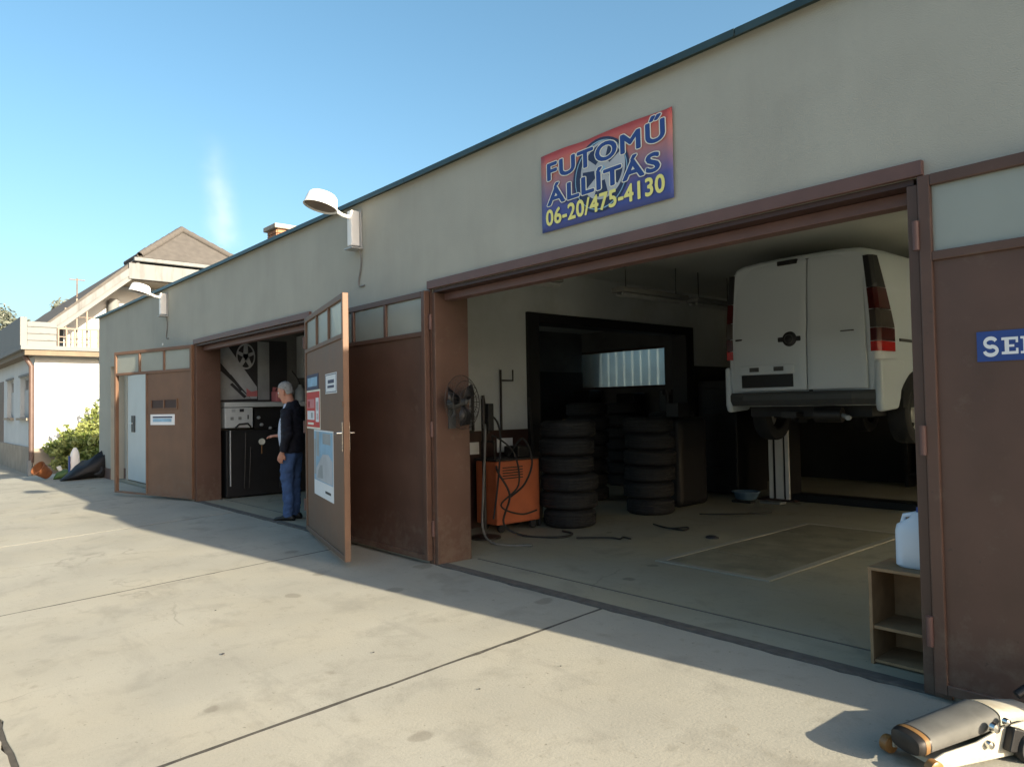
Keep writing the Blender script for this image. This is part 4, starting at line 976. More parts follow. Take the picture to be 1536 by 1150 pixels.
# shirt front between the open jacket edges
sm_ = MB(); sm_.loft([ell((.035, 0, .93), .115, .12), ell((.05, 0, 1.1), .125, .13), ell((.045, 0, 1.25), .115, .13), ell((.03, 0, 1.4), .085, .10), ell((.03, 0, 1.50), .060, .065)])
remesh(sm_, 'shirt', 'shirt', pers, .014, 3)
j = MB(); j.loft([ell((-.02, 0, .865), .135, .195), ell((-.025, 0, .97), .138, .192), ell((-.02, 0, 1.12), .140, .195), ell((-.02, 0, 1.28), .136, .20), ell((-.025, 0, 1.40), .115, .185), ell((-.03, 0, 1.47), .085, .13), ell((-.02, 0, 1.525), .072, .078)])
j.tube([(-.02, .165, 1.42), (-.045, .215, 1.27), (-.075, .245, 1.11), (-.03, .235, .98), (.0, .222, .89)], [.075, .072, .066, .058, .052], 14)
j.tube([(-.02, -.165, 1.42), (.0, -.215, 1.27), (.03, -.235, 1.13), (.15, -.20, 1.10), (.25, -.17, 1.08)], [.075, .072, .066, .058, .050], 14)
j.tube([(-.06, -.055, 1.525), (-.07, 0, 1.535), (-.06, .055, 1.525), (-.01, .07, 1.50), (.05, .055, 1.45)], [.018]*5, 8)
remesh(j, 'jacket', 'jacket', pers, .013, 6, (.018, 7, 11))
jn = MB(); jn.loft([ell((-.015, 0, .80), .118, .165), ell((-.01, 0, .92), .115, .165), ell((0, 0, 1.0), .11, .16)])
for s in (-1, 1):
    jn.loft([ell((.01, s*.09, .045), .068, .062), ell((-.005, s*.092, .25), .070, .064), ell((.015, s*.092, .48), .078, .072), ell((.01, s*.090, .66), .095, .084), ell((-.01, s*.085, .84), .112, .09)])
remesh(jn, 'jeans', 'jeans', pers, .013, 4, (.024, 9, 13))
for s in (-1, 1):
    sh = MB(); rg = []
    for x_, hh, ww in ((-.085, .05, .030), (-.07, .075, .042), (-.02, .085, .045), (.05, .070, .046), (.12, .052, .048), (.175, .042, .040), (.20, .025, .02)):
        rg.append([(x_, s*.095 + ww*math.cos(2*math.pi*k_/14), .002 + hh/2 + hh/2*math.sin(2*math.pi*k_/14)) for k_ in range(14)])
    sh.loft(rg).build('shoe', 'shoe', pers, world=False)

# ================================================================== LEFT BAY: wall picture and test bench
mu = thing('wall_picture', (-12.19, .40, 1.59), 'large wall picture of a wheel and grey bars in the left gateway', 'picture')
WX = -12.198
MB().box(WX, WX+.012, .40, 1.62, 1.58, 2.62).build('sheet', 'pdark', mu)
def wall_poly(poly, name, mt, k_): MB().prism(poly, (WX+.012+.0006*k_, 0, 0), (0,1,0), (0,0,1), (.0005,0,0)).build(name, mt, mu)
wall_poly([(.40, 2.60), (.52, 2.60), (1.08, 1.82), (1.08, 1.62), (.98, 1.62), (.40, 2.30)], 'arm_print', 'silver', 1)
wall_poly([(.40, 2.05), (.48, 2.08), (.98, 1.62), (.40, 1.60)], 'machine_print', 'pgrey', 2)
wall_poly([(.60, 2.00), (.64, 2.03), (.84, 1.78), (.80, 1.75)], 'slot_print', 'pdark', 3)
wall_poly([(.62, 1.86), (.66, 1.89), (.90, 1.66), (.86, 1.63)], 'slot_print', 'pdark', 3)
wall_poly([(.90, 1.66), (1.085, 1.66), (1.085, 1.76), (.98, 1.74), (.90, 1.80)], 'red_print', 'pink', 4)
wall_poly([(1.095, 1.60), (1.30, 1.60), (1.30, 2.60), (1.095, 2.60)], 'column_print', 'pgrey', 1)
wall_poly([(1.34, 1.66), (1.60, 1.66), (1.60, 1.80), (1.36, 1.82)], 'red_print', 'pink', 1)
rg = MB()
vs_ = []; n_ = 40; ra, rb2 = .19, .165
for i in range(n_+1):
    a = 2*math.pi*i/n_; vs_ += [(WX+.0155, .89 + ra*math.cos(a)*.85, 2.34 + ra*1.15*math.sin(a)), (WX+.0155, .89 + rb2*math.cos(a)*.85, 2.34 + rb2*1.15*math.sin(a))]
rg.add(vs_, [(2*i, 2*i+1, 2*i+3, 2*i+2) for i in range(n_)])
for q in range(5):
    a = q*2*math.pi/5+.3; d_ = Vector((0, math.cos(a)*.85, math.sin(a)*1.15)); p_ = Vector((0, -d_.z, d_.y))*.028; c_ = Vector((WX+.0155, .89, 2.34))
    rg.add([c_+p_*1.4, c_-p_*1.4, c_+d_*.17-p_, c_+d_*.17+p_], [(0,1,2,3)])
rg.build('wheel_print', 'silver', mu, fix=False)
bench = thing('test_bench', (-11.9, 1.1, 0), 'dark bench with a white instrument panel below the wall picture', 'workbench')
MB().box(-12.18, -11.86, .44, 2.15, .02, 1.10).build('cabinet', 'machine', bench, bevel=.01)
MB().box(-12.18, -11.92, .44, 2.15, 1.48, 1.56).build('top_rail', 'benchgrey', bench, bevel=.008)
pn = MB().box(-12.18, -11.92, .44, .90, 1.14, 1.47).build('instrument_panel', 'benchgrey', bench, bevel=.008)
for (a, c_, dy, dz_, mt) in ((.55, 1.40, .06, .05, 'pgrey'), (.68, 1.40, .07, .05, 'pdark'), (.53, 1.27, .05, .05, 'housegrey'), (.66, 1.27, .05, .05, 'housegrey'), (.81, 1.28, .02, .07, 'pdark')):
    MB().box(-11.92, -11.914, a, a+dy, c_, c_+dz_).build('gauge', mt, pn)
MB().tube([(-11.90, .60, 1.14), (-11.88, .66, 1.20), (-11.88, .80, 1.21), (-11.90, .86, 1.15)], .014, 8).build('panel_handle', 'cable', pn)
MB().box(-12.18, -11.98, .95, 2.1, 1.12, 1.45).build('screen_back', 'machine', bench)
MB().tube([(-11.85, .50, .2), (-11.85, .50, 1.1)], .012, 8).build('leg_rail', 'bracket', bench)
for y_b, z_b in ((1.0, 1.30), (1.05, 1.18), (1.2, 1.12), (.88, .95)):
    MB().lathe([(0, 0), (.025, 0), (.03, .03), (.02, .05), (0, .05)], (-11.95, y_b, z_b), (1, 0, 0), 12).build('knob', 'bracket', bench)
for ya, za, zb in ((.72, .15, 1.05), (.80, .15, .82), (1.32, .10, .70)):
    MB().tube(curve([(-11.83, ya, za), (-11.82, ya+.01, (za+zb)/2), (-11.84, ya+.03, zb)]), .012, 8).build('pipe', 'oldsteel', bench)
t_ = thing('toolbox', (-12.0, 1.42, 1.56), 'small dull red toolbox on the rail above the dark bench', 'toolbox')
MB().box(-12.16, -11.94, 1.32, 1.56, 1.562, 1.74).build('box', 'pink', t_, bevel=.012); MB().tube(curve([(-12.05, 1.36, 1.74), (-12.05, 1.38, 1.79), (-12.05, 1.50, 1.79), (-12.05, 1.52, 1.74)]), .01, 8).build('handle', 'oldsteel', t_)
t_ = thing('pump', (-12.0, 1.85, 1.56), 'grey pump housing on the rail beside the red toolbox', 'pump')
MB().lathe([(0, 0), (.09, 0), (.10, .03), (.09, .20), (.05, .25), (.03, .30), (0, .30)], (-12.04, 1.80, 1.562), n=20).build('housing', 'pgrey', t_); MB().tube(curve([(-12.04, 1.80, 1.86), (-12.0, 1.72, 1.98), (-12.1, 1.68, 2.1)]), .012, 8).build('hose', 'cable', t_)
t_ = thing('hose_coil', (-11.9, 1.5, 1.0), 'loops of dark hose hanging on the front of the dark bench', 'hose')
MB().tube([(-11.845 + .004*math.sin(i*.7), 1.55 + .15*math.cos(i*.42), .82 + .17*math.sin(i*.42)) for i in range(46)], .013, 8).build('coil', 'cable', t_); MB().tube([(-11.86, 1.55, .98), (-11.80, 1.55, .985)], .012, 8).build('peg', 'bracket', t_)
t_ = thing('pressure_gauge', (-11.88, 1.02, .92), 'small brass gauge on the front of the dark bench', 'gauge')
MB().lathe([(0, 0), (.05, 0), (.055, .015), (.05, .03), (.045, .028), (0, .026)], (-11.858, 1.02, .90), (1, 0, 0), 20).build('dial', 'cream', t_); MB().tube([(-11.85, 1.02, .86), (-11.85, 1.02, .70)], .01, 8).build('pipe', 'amber', t_)
cab = thing('wall_cabinet', (-12.0, 2.2, 2.0), 'plain grey cabinet high on the wall behind the man', 'cabinet')
MB().box(-12.185, -11.9, 1.80, 2.75, 1.98, 2.72).build('carcass', 'pgrey', cab, bevel=.006)
MB().box(-11.9, -11.885, 1.82, 2.26, 2.0, 2.70).build('door', 'pgrey', cab, bevel=.004); MB().box(-11.9, -11.885, 2.29, 2.73, 2.0, 2.70).build('door', 'pgrey', cab, bevel=.004)
for yb_ in (2.0, 4.5):
    t_ = thing('ceiling_beam', (-9.5, yb_, 2.8), 'dark brown beam under the ceiling of the left bay, ' + ('nearer one' if yb_ < 3 else 'deeper one'), 'beam', 'beams of the left bay')
    MB().box(-12.19, -6.92, yb_-.08, yb_+.08, 2.78, 3.148).build('timber', 'dado', t_)

# ================================================================== TYRES
def tyre_mesh():
    R0, Rb, Wd = .325, .205, .205
    prof = [(Rb, .02), (Rb+.012, .004), (Rb+.05, .0), (R0-.055, .004), (R0-.02, .018), (R0-.004, .035)]
    z = .035
    for i in range(4):
        z2 = .035 + (Wd-.07)*(i+1)/4
        prof += [(R0, z+.005), (R0, z2-.008), (R0-.008, z2-.006), (R0-.008, z2-.001)] if i < 3 else [(R0, z+.005), (R0, z2-.004)]
        z = z2
    prof += [(R0-.004, Wd-.035), (R0-.02, Wd-.018), (R0-.055, Wd-.004), (Rb+.05, Wd), (Rb+.012, Wd-.004), (Rb, Wd-.02), (Rb-.004, Wd*.5), (Rb, .02)]
    N_ = 72; m_ = MB().lathe(prof, n=N_)
    for q, v in enumerate(m_.v):
        r_ = math.hypot(v[0], v[1])
        if r_ > R0 - .03 and (q % N_) % 3 == 0: k_ = (r_ - .009)/r_; m_.v[q] = (v[0]*k_, v[1]*k_, v[2])
    return m_
ty0 = tyre_mesh().build('tyre', 'rubber'); ty_used = False
ORD = ('bottom', 'second', 'third', 'fourth', 'fifth', 'sixth', 'seventh')
def stack(x, y, n_, where, group):
    global ty_used
    r_ = random.Random(int(abs(x*100)+y*10))
    for i in range(n_):
        o = ty0 if not ty_used else ty0.copy()
        if ty_used: C.objects.link(o)
        ty_used = True
        o.location = (x + r_.uniform(-.018, .018), y + r_.uniform(-.018, .018), .001 + i*.2065); o.rotation_euler = (r_.uniform(-.02, .02) if i else 0, r_.uniform(-.02, .02) if i else 0, r_.uniform(0, 6)); k_ = r_.uniform(.93, 1.05); o.scale = (k_, k_, 1)
        nm = ORD[i] if i < n_-1 else 'top'
        tag(o, f'{nm} tyre of the {where}', 'tyre', group)
stack(-6.02, 2.34, 6, 'black tyre stack beside the orange welder', 'tyres stacked beside the welder')
stack(-5.93, 3.75, 6, 'dim tyre stack behind the front one', 'tyres stacked deeper in the bay')
stack(-7.45, 4.2, 7, 'dark tyre stack inside the framed doorway', 'tyres stacked in the doorway')
stack(-8.3, 6.1, 7, 'tyre stack silhouetted below the back window', 'tyres stacked under the window')
# tyre changer, its black bulk placed to fill the dark behind the tyres
tc_ = thing('tyre_changer', (-6.2, 4.65, 0), 'black tyre changing machine filling the dark behind the rear tyre stack', 'machine')
MB().box(-6.62, -5.85, 4.3, 5.0, 0, 1.22).build('cabinet', 'machine', tc_, bevel=.09, seg=4)
MB().lathe([(0, 0), (.30, 0), (.32, .03), (.30, .07), (0, .08)], (-6.2, 4.62, 1.22), n=28).build('turntable', 'machine', tc_)
MB().box(-6.66, -6.52, 4.95, 5.12, 0, 1.62).build('column', 'machine', tc_, bevel=.015)
MB().bar((-6.6, 5.02, 1.58), (-6.3, 4.7, 1.58), .08, .08).tube([(-6.3, 4.7, 1.58), (-6.3, 4.7, 1.36)], .022, 10).build('swing_arm', 'machine', tc_)
MB().box(-6.05, -5.85, 4.3, 4.55, 1.225, 1.42).build('tool_box', 'machine', tc_, bevel=.01)
cb = thing('tool_cabinet', (-6.25, 6.1, 0), 'tall black tool cabinet right of the framed doorway', 'cabinet')
MB().box(-6.62, -5.95, 5.9, 6.75, .03, 1.75).build('carcass', 'machine', cb, bevel=.01)
for z in (.15, .55, .95, 1.35): 
    dr = MB().box(-6.6, -5.97, 5.885, 5.899, z, z+.36).build('drawer', 'machine', cb, bevel=.004); MB().tube([(-6.5, 5.87, z+.28), (-6.1, 5.87, z+.28)], .01, 6).build('pull', 'oldsteel', dr)
bx = thing('workbench', (-7.6, 7.2, 0), 'dark workbench with clutter under the back window', 'workbench')
MB().box(-12.1, -9.4, 8.4, 9.2, 1.0, 1.08).build('bench_top', 'wood', bx)
for xx in (-12.0, -9.5): MB().box(xx-.04, xx+.04, 8.45, 8.53, 0, 1.0).build('leg', 'oldsteel', bx)
MB().box(-11.9, -11.4, 8.6, 9.0, 1.08, 1.75).build('toolbox', 'machine', bx, bevel=.02); MB().box(-10.6, -10.1, 8.6, 9.0, 1.08, 1.65).build('toolbox', 'machine', bx, bevel=.02)

# corrugated fence seen through the back window
cf = thing('corrugated_fence', (-14, 12.5, 0), 'pale corrugated sheet fence outside the back window', 'fence')
rows = []; x = -14.75
vs_ = []; i = 0
while x < -6:
    for dx, dy in ((0, 0), (.20, 0), (.225, -.05), (.275, -.05)):
        vs_ += [(x+dx, 12.5+dy, -.2), (x+dx, 12.5+dy, 3.7)]
    x += .30
MB().add(vs_, [(2*i, 2*i+2, 2*i+3, 2*i+1) for i in range(len(vs_)//2-1)]).build('sheet', 'corr', cf, fix=False)
for xx in (-14.6, -12.5, -9.5, -6.5): MB().box(xx-.05, xx+.05, 12.52, 12.62, -.2, 3.6).build('post', 'oldsteel', cf)

# ================================================================== WELDER, FAN, CLUTTER
wd = thing('welder', (-6.3, 1.6, 0), 'orange welding set on small wheels by the left wall', 'welder')
MB().box(-6.55, -6.18, 1.36, 2.02, .09, .80).build('body', 'orange', wd, bevel=.018)
MB().box(-6.56, -6.17, 1.35, 2.03, .80, .825).build('top_plate', 'oldsteel', wd, bevel=.006)
for yy in (1.45, 1.93): 
    for xx in (-6.5, -6.22): MB().lathe([(0, -.02), (.045, -.02), (.05, 0), (.045, .02), (0, .02)], (xx, yy, .051), (1, 0, 0), 16).build('wheel', 'rubber', wd)
for k_ in range(5): MB().box(-6.179, -6.172, 1.45, 1.75, .60+.03*k_, .612+.03*k_).build('vent_slot', 'oldsteel', wd)
MB().tube([(-6.25, 1.40, .82), (-6.25, 1.40, 1.02), (-6.48, 1.40, 1.02), (-6.48, 1.40, .82)], .014, 8).build('handle', 'oldsteel', wd)
MB().box(-6.5, -6.25, 1.75, 1.95, .825, .95).build('wire_feeder', 'machine', wd, bevel=.01)
hoses = MB()
hoses.tube(curve([(-6.2, 1.38, .75), (-6.02, 1.25, .70), (-5.95, 1.35, .45), (-6.0, 1.30, .15), (-5.85, 1.45, .015), (-5.5, 1.65, .013), (-5.55, 1.9, .013), (-5.75, 1.95, .013)]), .012, 7)
hoses.tube(curve([(-6.2, 1.55, .85), (-6.02, 1.62, 1.05), (-5.98, 1.72, .80), (-6.0, 1.62, .55), (-6.08, 1.45, .40)]), .012, 7)
hoses.tube(curve([(-6.15, 1.30, 1.0), (-6.05, 1.22, 1.1), (-5.98, 1.45, .90), (-5.97, 1.5, .55), (-5.98, 1.25, .35), (-6.0, 1.55, .22), (-5.95, 1.75, .25)]), .010, 7)
hoses.build('hose', 'cable', wd)
gst = thing('gas_stand', (-6.1, 1.12, 0), 'thin dark upright stand draped with hoses before the welder', 'stand')
MB().tube([(-6.1, 1.12, 0), (-6.1, 1.12, 1.5)], .022, 10).build('pole', 'oldsteel', gst)
MB().lathe([(0, 0), (.17, 0), (.17, .02), (.03, .04), (0, .04)], (-6.1, 1.12, .001), n=20).build('base', 'oldsteel', gst)
MB().tube(curve([(-6.1, 1.12, 1.18), (-6.0, 1.06, 1.22), (-5.95, 1.02, 1.05), (-5.95, .98, .5), (-5.92, .95, .12), (-5.7, .95, .012), (-5.4, 1.15, .012)]), .012, 7).build('hose', 'greycable', gst)
MB().tube(curve([(-6.1, 1.12, 1.25), (-6.12, 1.28, 1.3), (-6.1, 1.36, 1.1), (-6.08, 1.3, .6), (-6.05, 1.2, .2)]), .011, 7).build('hose', 'cable', gst)
MB().box(-6.16, -6.06, 1.16, 1.24, 1.15, 1.45).build('torch_holder', 'machine', gst, bevel=.01)
fan = thing('wall_fan', (-5.37, .16, 1.32), 'round wire-caged fan fixed to the left jamb of the wide gateway', 'fan')
fc = Vector((-5.22, .17, 1.46)); fa = Vector((.97, .23, .05)).normalized()
fu = Vector((0,0,1)); fr_ = fa.cross(fu).normalized(); fu = fr_.cross(fa)
cage = MB()
for k_ in range(30):
    a = 2*math.pi*k_/30; d_ = fr_*math.cos(a) + fu*math.sin(a)
    cage.tube([fc + d_*.05 + fa*.07, fc + d_*.16 + fa*.065, fc + d_*.245 + fa*.0, fc + d_*.16 - fa*.055, fc + d_*.05 - fa*.06], .0018, 4, cap=False)
for r_, h_ in ((.05, .07), (.12, .068), (.19, .045), (.245, 0)):
    cage.tube([fc + (fr_*math.cos(2*math.pi*k_/36) + fu*math.sin(2*math.pi*k_/36))*r_ + fa*h_ for k_ in range(37)], .003, 5, cap=False)
cage.build('cage', 'oldsteel', fan)
bl = MB()
for q in range(3):
    a = q*2*math.pi/3 + .4; d_ = fr_*math.cos(a) + fu*math.sin(a); p_ = fr_*-math.sin(a) + fu*math.cos(a)
    bl.add([fc+d_*.03-p_*.02, fc+d_*.12-p_*.08+fa*.02, fc+d_*.21-p_*.05+fa*.01, fc+d_*.21+p_*.06-fa*.02, fc+d_*.10+p_*.05-fa*.02, fc+d_*.03+p_*.02], [(0,1,2,3,4,5)], True)
o = bl.build('blade', 'vanblack', fan, fix=False); o.modifiers.new('t', 'SOLIDIFY').thickness = .003
MB().lathe([(0, -.16), (.05, -.15), (.06, -.08), (.05, -.06), (.03, .0), (.025, .05), (0, .06)], fc, fa, 18).build('motor', 'vangrey', fan)
MB().tube([fc - fa*.10, fc - fa*.10 - Vector((0,0,.10)), Vector((-5.385, .16, 1.32))], .014, 8).build('arm', 'vangrey', fan)
MB().box(-5.378, -5.366, .12, .20, 1.22, 1.42).build('wall_plate', 'vangrey', fan)
hk = thing('pipe_hook', (-6.68, 1.87, 1.5), 'dark metal pipe hook fixed on the white wall', 'hook')
MB().tube([(-6.675, 1.87, 1.13), (-6.675, 1.87, 1.86)], .014, 8).tube([(-6.675, 1.87, 1.73), (-6.655, 2.05, 1.73), (-6.655, 2.05, 1.86)], .010, 8).build('rod', 'oldsteel', hk)
for a, b2, lab in (((-6.66, 1.42, 1.14), (-6.66, 1.42, 1.56), 'thick black rod standing upright on the dado, left of the pipe hook'), ((-6.62, 1.62, 1.10), (-6.665, 1.58, 1.55), 'short flat black bar leaning on the white wall')):
    t_ = thing('rod', a, lab, 'rod', 'rods along the left wall'); MB().tube([a, b2], .018, 8).build('shaft', 'oldsteel', t_)
    MB().box(min(a[0], b2[0])-.02, -6.688, a[1]-.03, a[1]+.03, a[2]-.03, a[2]).build('peg', 'oldsteel', t_)
bs = thing('broom_stick', (-6.3, 2.16, 0), 'long thin stick leaning on the black door frame', 'stick')
MB().tube([(-6.24, 2.06, .01), (-6.64, 2.30, 1.52)], .014, 8).build('shaft', 'oldsteel', bs); MB().tube([(-6.245, 2.063, .012), (-6.262, 2.073, .09)], .018, 8).build('ferrule', 'oldsteel', bs)
for (a, b2, z0_, z1_, lab) in ((1.22, 1.52, .86, 1.0, 'white paper sheet pinned on the dark dado nearest the gate'), (1.80, 2.05, .86, 1.03, 'grey switch plate on the dark dado right of the paper')):
    t_ = thing('notice', (PX+.013, a, z0_), lab, 'notice'); MB().box(PX+.013, PX+.02, a, b2, z0_, z1_).build('sheet', 'paper' if 'paper' in lab else 'pgrey', t_)
def cable(pts, label):
    t_ = thing('floor_cable', pts[0], label, 'cable', 'cables on the workshop floor'); MB().tube(curve(pts), .009, 7).build('cable_run', 'cable', t_)
cable([(-5.35, 1.75, .012), (-5.1, 2.0, .012), (-4.98, 2.02, .012), (-5.02, 2.12, .012), (-4.9, 2.1, .012)], 'short black cable curled on the floor before the front tyres')
cable([(-5.3, 3.0, .012), (-5.0, 2.9, .012), (-4.86, 3.05, .018), (-4.8, 2.9, .012), (-4.95, 2.88, .014)], 'black knot of cable on the floor before the rear tyres')
cable([(-5.35, 4.0, .012), (-5.0, 4.3, .012), (-4.75, 4.7, .012)], 'thin dark cable running from the rear tyres over the floor')
rg_ = thing('rag', (-4.35, 2.75, .0), 'small dark rag on the floor by the pit covers', 'rag')
mb = MB(); mb.loft([[(-4.35 + r_*math.cos(2*math.pi*k_/12)*(1+.3*noise.noise(Vector((k_, 3, r_*9)))), 2.75 + r_*.7*math.sin(2*math.pi*k_/12), z_) for k_ in range(12)] for r_, z_ in ((.075, .001), (.07, .015), (.035, .028), (.005, .03))]); mb.build('cloth', 'pdark', rg_)

# ceiling tubes (unlit)
def tube_lamp(x, y0_, y1_, z, label):
    t_ = thing('ceiling_light', (x, (y0_+y1_)/2, z), label, 'ceiling light', 'ceiling lights of the workshop')
    MB().box(x-.10, x+.10, y0_, y1_, z+.02, z+.08).build('housing', 'fluoro', t_, bevel=.015)
    for dx in (-.05, .05): MB().tube([(x+dx, y0_+.03, z), (x+dx, y1_-.03, z)], .018, 8).build('tube', 'bracket', t_)
    for yy in (y0_+.15, y1_-.15): MB().tube([(x, yy, z+.08), (x, yy, 3.149)], .006, 6).build('hanger', 'oldsteel', t_)
tube_lamp(-5.55, .95, 1.75, 2.72, 'unlit ceiling light hanging nearest the gate lintel')
tube_lamp(-5.55, 2.75, 4.05, 2.72, 'unlit ceiling light left of the raised van')
tube_lamp(-5.55, 4.25, 5.25, 2.72, 'unlit ceiling light deepest in the bay, beside the van roof')

# ================================================================== VAN ON THE LIFT
van = thing('delivery_van', (-3.68, 3.3, 1.0), 'white delivery van raised on a lift with its rear doors towards us', 'van')
VX, VY = -3.68, 3.32
def vprof(s=1.0, zt=2.93, zb=1.36, hw=.81, tum=.10):
    """closed section ring in XZ, half width hw, tumblehome towards the roof"""
    P_ = []
    Ht = zt - zb
    for t, ww in ((0, .90), (.06, .97), (.16, 1.0), (.40, 1.0), (.52, .985), (.70, .955), (.86, .925), (.945, .895), (.978, .855), (.994, .77), (1.004, .55), (1.008, .28)):
        P_.append((hw*ww, zb + Ht*t))
    return P_
def vring(y, **kw):
    p = vprof(**kw); r = [(VX + x_, y, z_) for x_, z_ in p] + [(VX - x_, y, z_) for x_, z_ in reversed(p)]
    return r
body = MB()
st_ = [vring(VY+.055, hw=.775, zt=2.885, zb=1.44), vring(VY+.075, hw=.80, zt=2.91, zb=1.41), vring(VY+.16, hw=.825, zt=2.935, zb=1.36), vring(VY+.5, hw=.84, zt=2.95, zb=1.36), vring(VY+1.6, hw=.845, zt=2.96, zb=1.36), vring(VY+2.5, hw=.845, zt=2.94, zb=1.36), vring(VY+2.9, hw=.84, zt=2.86, zb=1.36)]
body.loft(st_).build('body', 'vanwhite', van)
bon = MB().loft([vring(VY+2.9, hw=.838, zt=2.86, zb=1.36), vring(VY+3.35, hw=.83, zt=2.36, zb=1.36), vring(VY+3.9, hw=.80, zt=2.18, zb=1.36), vring(VY+4.15, hw=.70, zt=1.98, zb=1.40)]).build('bonnet', 'vanwhite', van)
# rear doors: two bulged plates with a gap; lean forward at the top
def door(x0b, x1b, x0t, x1t, zb_, zt_, name, label, hinge_left):
    nX, nZ = 10, 14; vs_ = []
    for j_ in range(nZ+1):
        t = j_/nZ; z = zb_ + (zt_ - zb_)*t
        lean = .0 + .10*max(0, t-.45)**1.6 + (-.018 if t < .42 else -.018*max(0, 1-(t-.42)/.05))
        for i in range(nX+1):
            s_ = i/nX; a = x0b + (x0t-x0b)*t; bb = x1b + (x1t-x1b)*t; x_ = a + (bb-a)*s_
            xc = (x_-VX)/.76; zz = z
            if j_ == nZ: zz = z - .045*max(0, abs(xc)-.35)**1.5
            bul = .045*abs(xc)**2.2
            vs_.append((x_, VY + lean + bul, zz))
    o = MB().add(vs_, [(j_*(nX+1)+i, j_*(nX+1)+i+1, (j_+1)*(nX+1)+i+1, (j_+1)*(nX+1)+i) for j_ in range(nZ) for i in range(nX)], True).build(name, 'vanwhite', van, fix=False)
    md = o.modifiers.new('t', 'SOLIDIFY'); md.thickness = .035; md.offset = -1
    bv = o.modifiers.new('b', 'BEVEL'); bv.width = .008; bv.segments = 2; bv.limit_method = 'ANGLE'
    o['label'] = label; return o
dl = door(-4.42, -3.548, -4.345, -3.542, 1.53, 2.875, 'rear_door', 'wider left rear door with handle and plate recess', True)
dr = door(-3.538, -2.955, -3.532, -2.995, 1.53, 2.875, 'rear_door', 'narrower right rear door', False)
MB().box(-3.56, -3.52, VY+.05, VY+.09, 1.5, 2.88).build('door_gap', 'vanblack', van)
# plate recess, lights, handle, hinges
MB().box(-4.28, -3.69, VY-.026, VY+.02, 1.565, 1.70).build('plate_recess', 'vanblack', dl, bevel=.004)
MB().box(-4.30, -3.67, VY-.026, VY+.015, 1.705, 1.80).build('plate_trim', 'vanwhite', dl, bevel=.006)
for xx in (-4.18, -3.90): MB().box(xx, xx+.11, VY-.034, VY-.025, 1.735, 1.78).build('plate_light', 'vangrey', dl, bevel=.003)
hdl = MB().lathe([(0, -.03), (.055, -.03), (.075, -.02), (.08, 0), (0, 0)], (-3.72, VY-.006, 2.06), (0, 1, 0), 28).build('handle', 'vanblack', dl)
MB().box(-3.85, -3.60, VY-.026, VY-.008, 2.035, 2.085).build('handle_bar', 'vanblack', hdl, bevel=.012)
MB().lathe([(.040, -.002), (.046, -.006), (.052, -.002), (.046, .0)], (-3.72, VY-.036, 2.06), (0, 1, 0), 28).build('badge_ring', 'vangrey', hdl)
MB().box(-4.37, -4.25, VY+.012, VY+.045, 2.085, 2.105).build('hinge', 'vanblack', dl, bevel=.004)
MB().box(-3.20, -3.07, VY-.004, VY+.03, 2.092, 2.104).build('hinge', 'vangrey', dr, bevel=.004)
MB().box(-3.86, -3.64, VY+.025, VY+.06, 2.845, 2.895).build('brake_light', 'vanblack', van, bevel=.008)
# tall tail lamps wrapping round the corners
def tail(s):
    segs = ((1.88, 1.98, 'lens_bright'), (1.98, 2.11, 'lens_red'), (2.11, 2.29, 'lens_clear'), (2.29, 2.50, 'lens_red'), (2.50, 2.82, 'vanblack'))
    hous = MB(); par = None
    for (za, zb_, mt) in segs:
        rings = []
        for i in range(7):
            z = za + .003 + (zb_ - za - .006)*i/6
            t = (z-1.88)/.94; xo = .745 - .075*max(0, t-.3)**1.2     # inner (door side) edge
            dep = .27*(1 - .80*max(0, t-.25)/.75)                       # how far it wraps along the side
            xs_ = .832 - .085*max(0, t-.25)**1.3
            rings.append([(VX+s*xo, VY+.045, z), (VX+s*(xs_-.02), VY+.035, z), (VX+s*(xs_+.008), VY+.075, z), (VX+s*(xs_+.022), VY+.10+dep, z), (VX+s*(xs_-.05), VY+.10+dep, z), (VX+s*xo, VY+.09, z)])
        m2 = MB().loft(rings, smooth=False)
        if par is None:
            par = m2.build('tail_light', mt, van, bevel=.006)
        else: m2.build('lens', mt, par, bevel=.006)
tail(1); tail(-1)
# bumper: dark middle, painted corners
bp = MB()
sec = lambda x0_, x1_, nm, mt: None
def bumper_pts(x_): 
    u = abs(x_-VX)/.84; return VY - .02 + .16*max(0, u-.78)/.22*max(0, u-.78)/.22
def bump(xa, xb, name, mt, z0_, z1_, off=0):
    rings = []
    for i in range(9):
        x_ = xa + (xb-xa)*i/8; y_0 = bumper_pts(x_) + off
        rings.append([(x_, y_0+.015, z0_), (x_, y_0-.02, z0_+.06), (x_, y_0-.02, z1_-.03), (x_, y_0+.01, z1_), (x_, y_0+.22, z1_), (x_, y_0+.22, z0_)])
    return MB().loft(rings, smooth=False).build(name, mt, van, bevel=.01)
bump(-4.46, -2.90, 'bumper', 'vangrey', 1.37, 1.515)
for s in (-1, 1):
    MB().prism([(.03, 1.30), (.0, 1.38), (.0, 1.80), (.40, 1.83), (.60, 1.80), (.52, 1.62), (.46, 1.42), (.40, 1.32)], (VX + s*.775, VY+.03, 0), (0,1,0), (0,0,1), (s*.072, 0, 0)).build('bumper_corner', 'vanwhite', van, bevel=.03, seg=4)
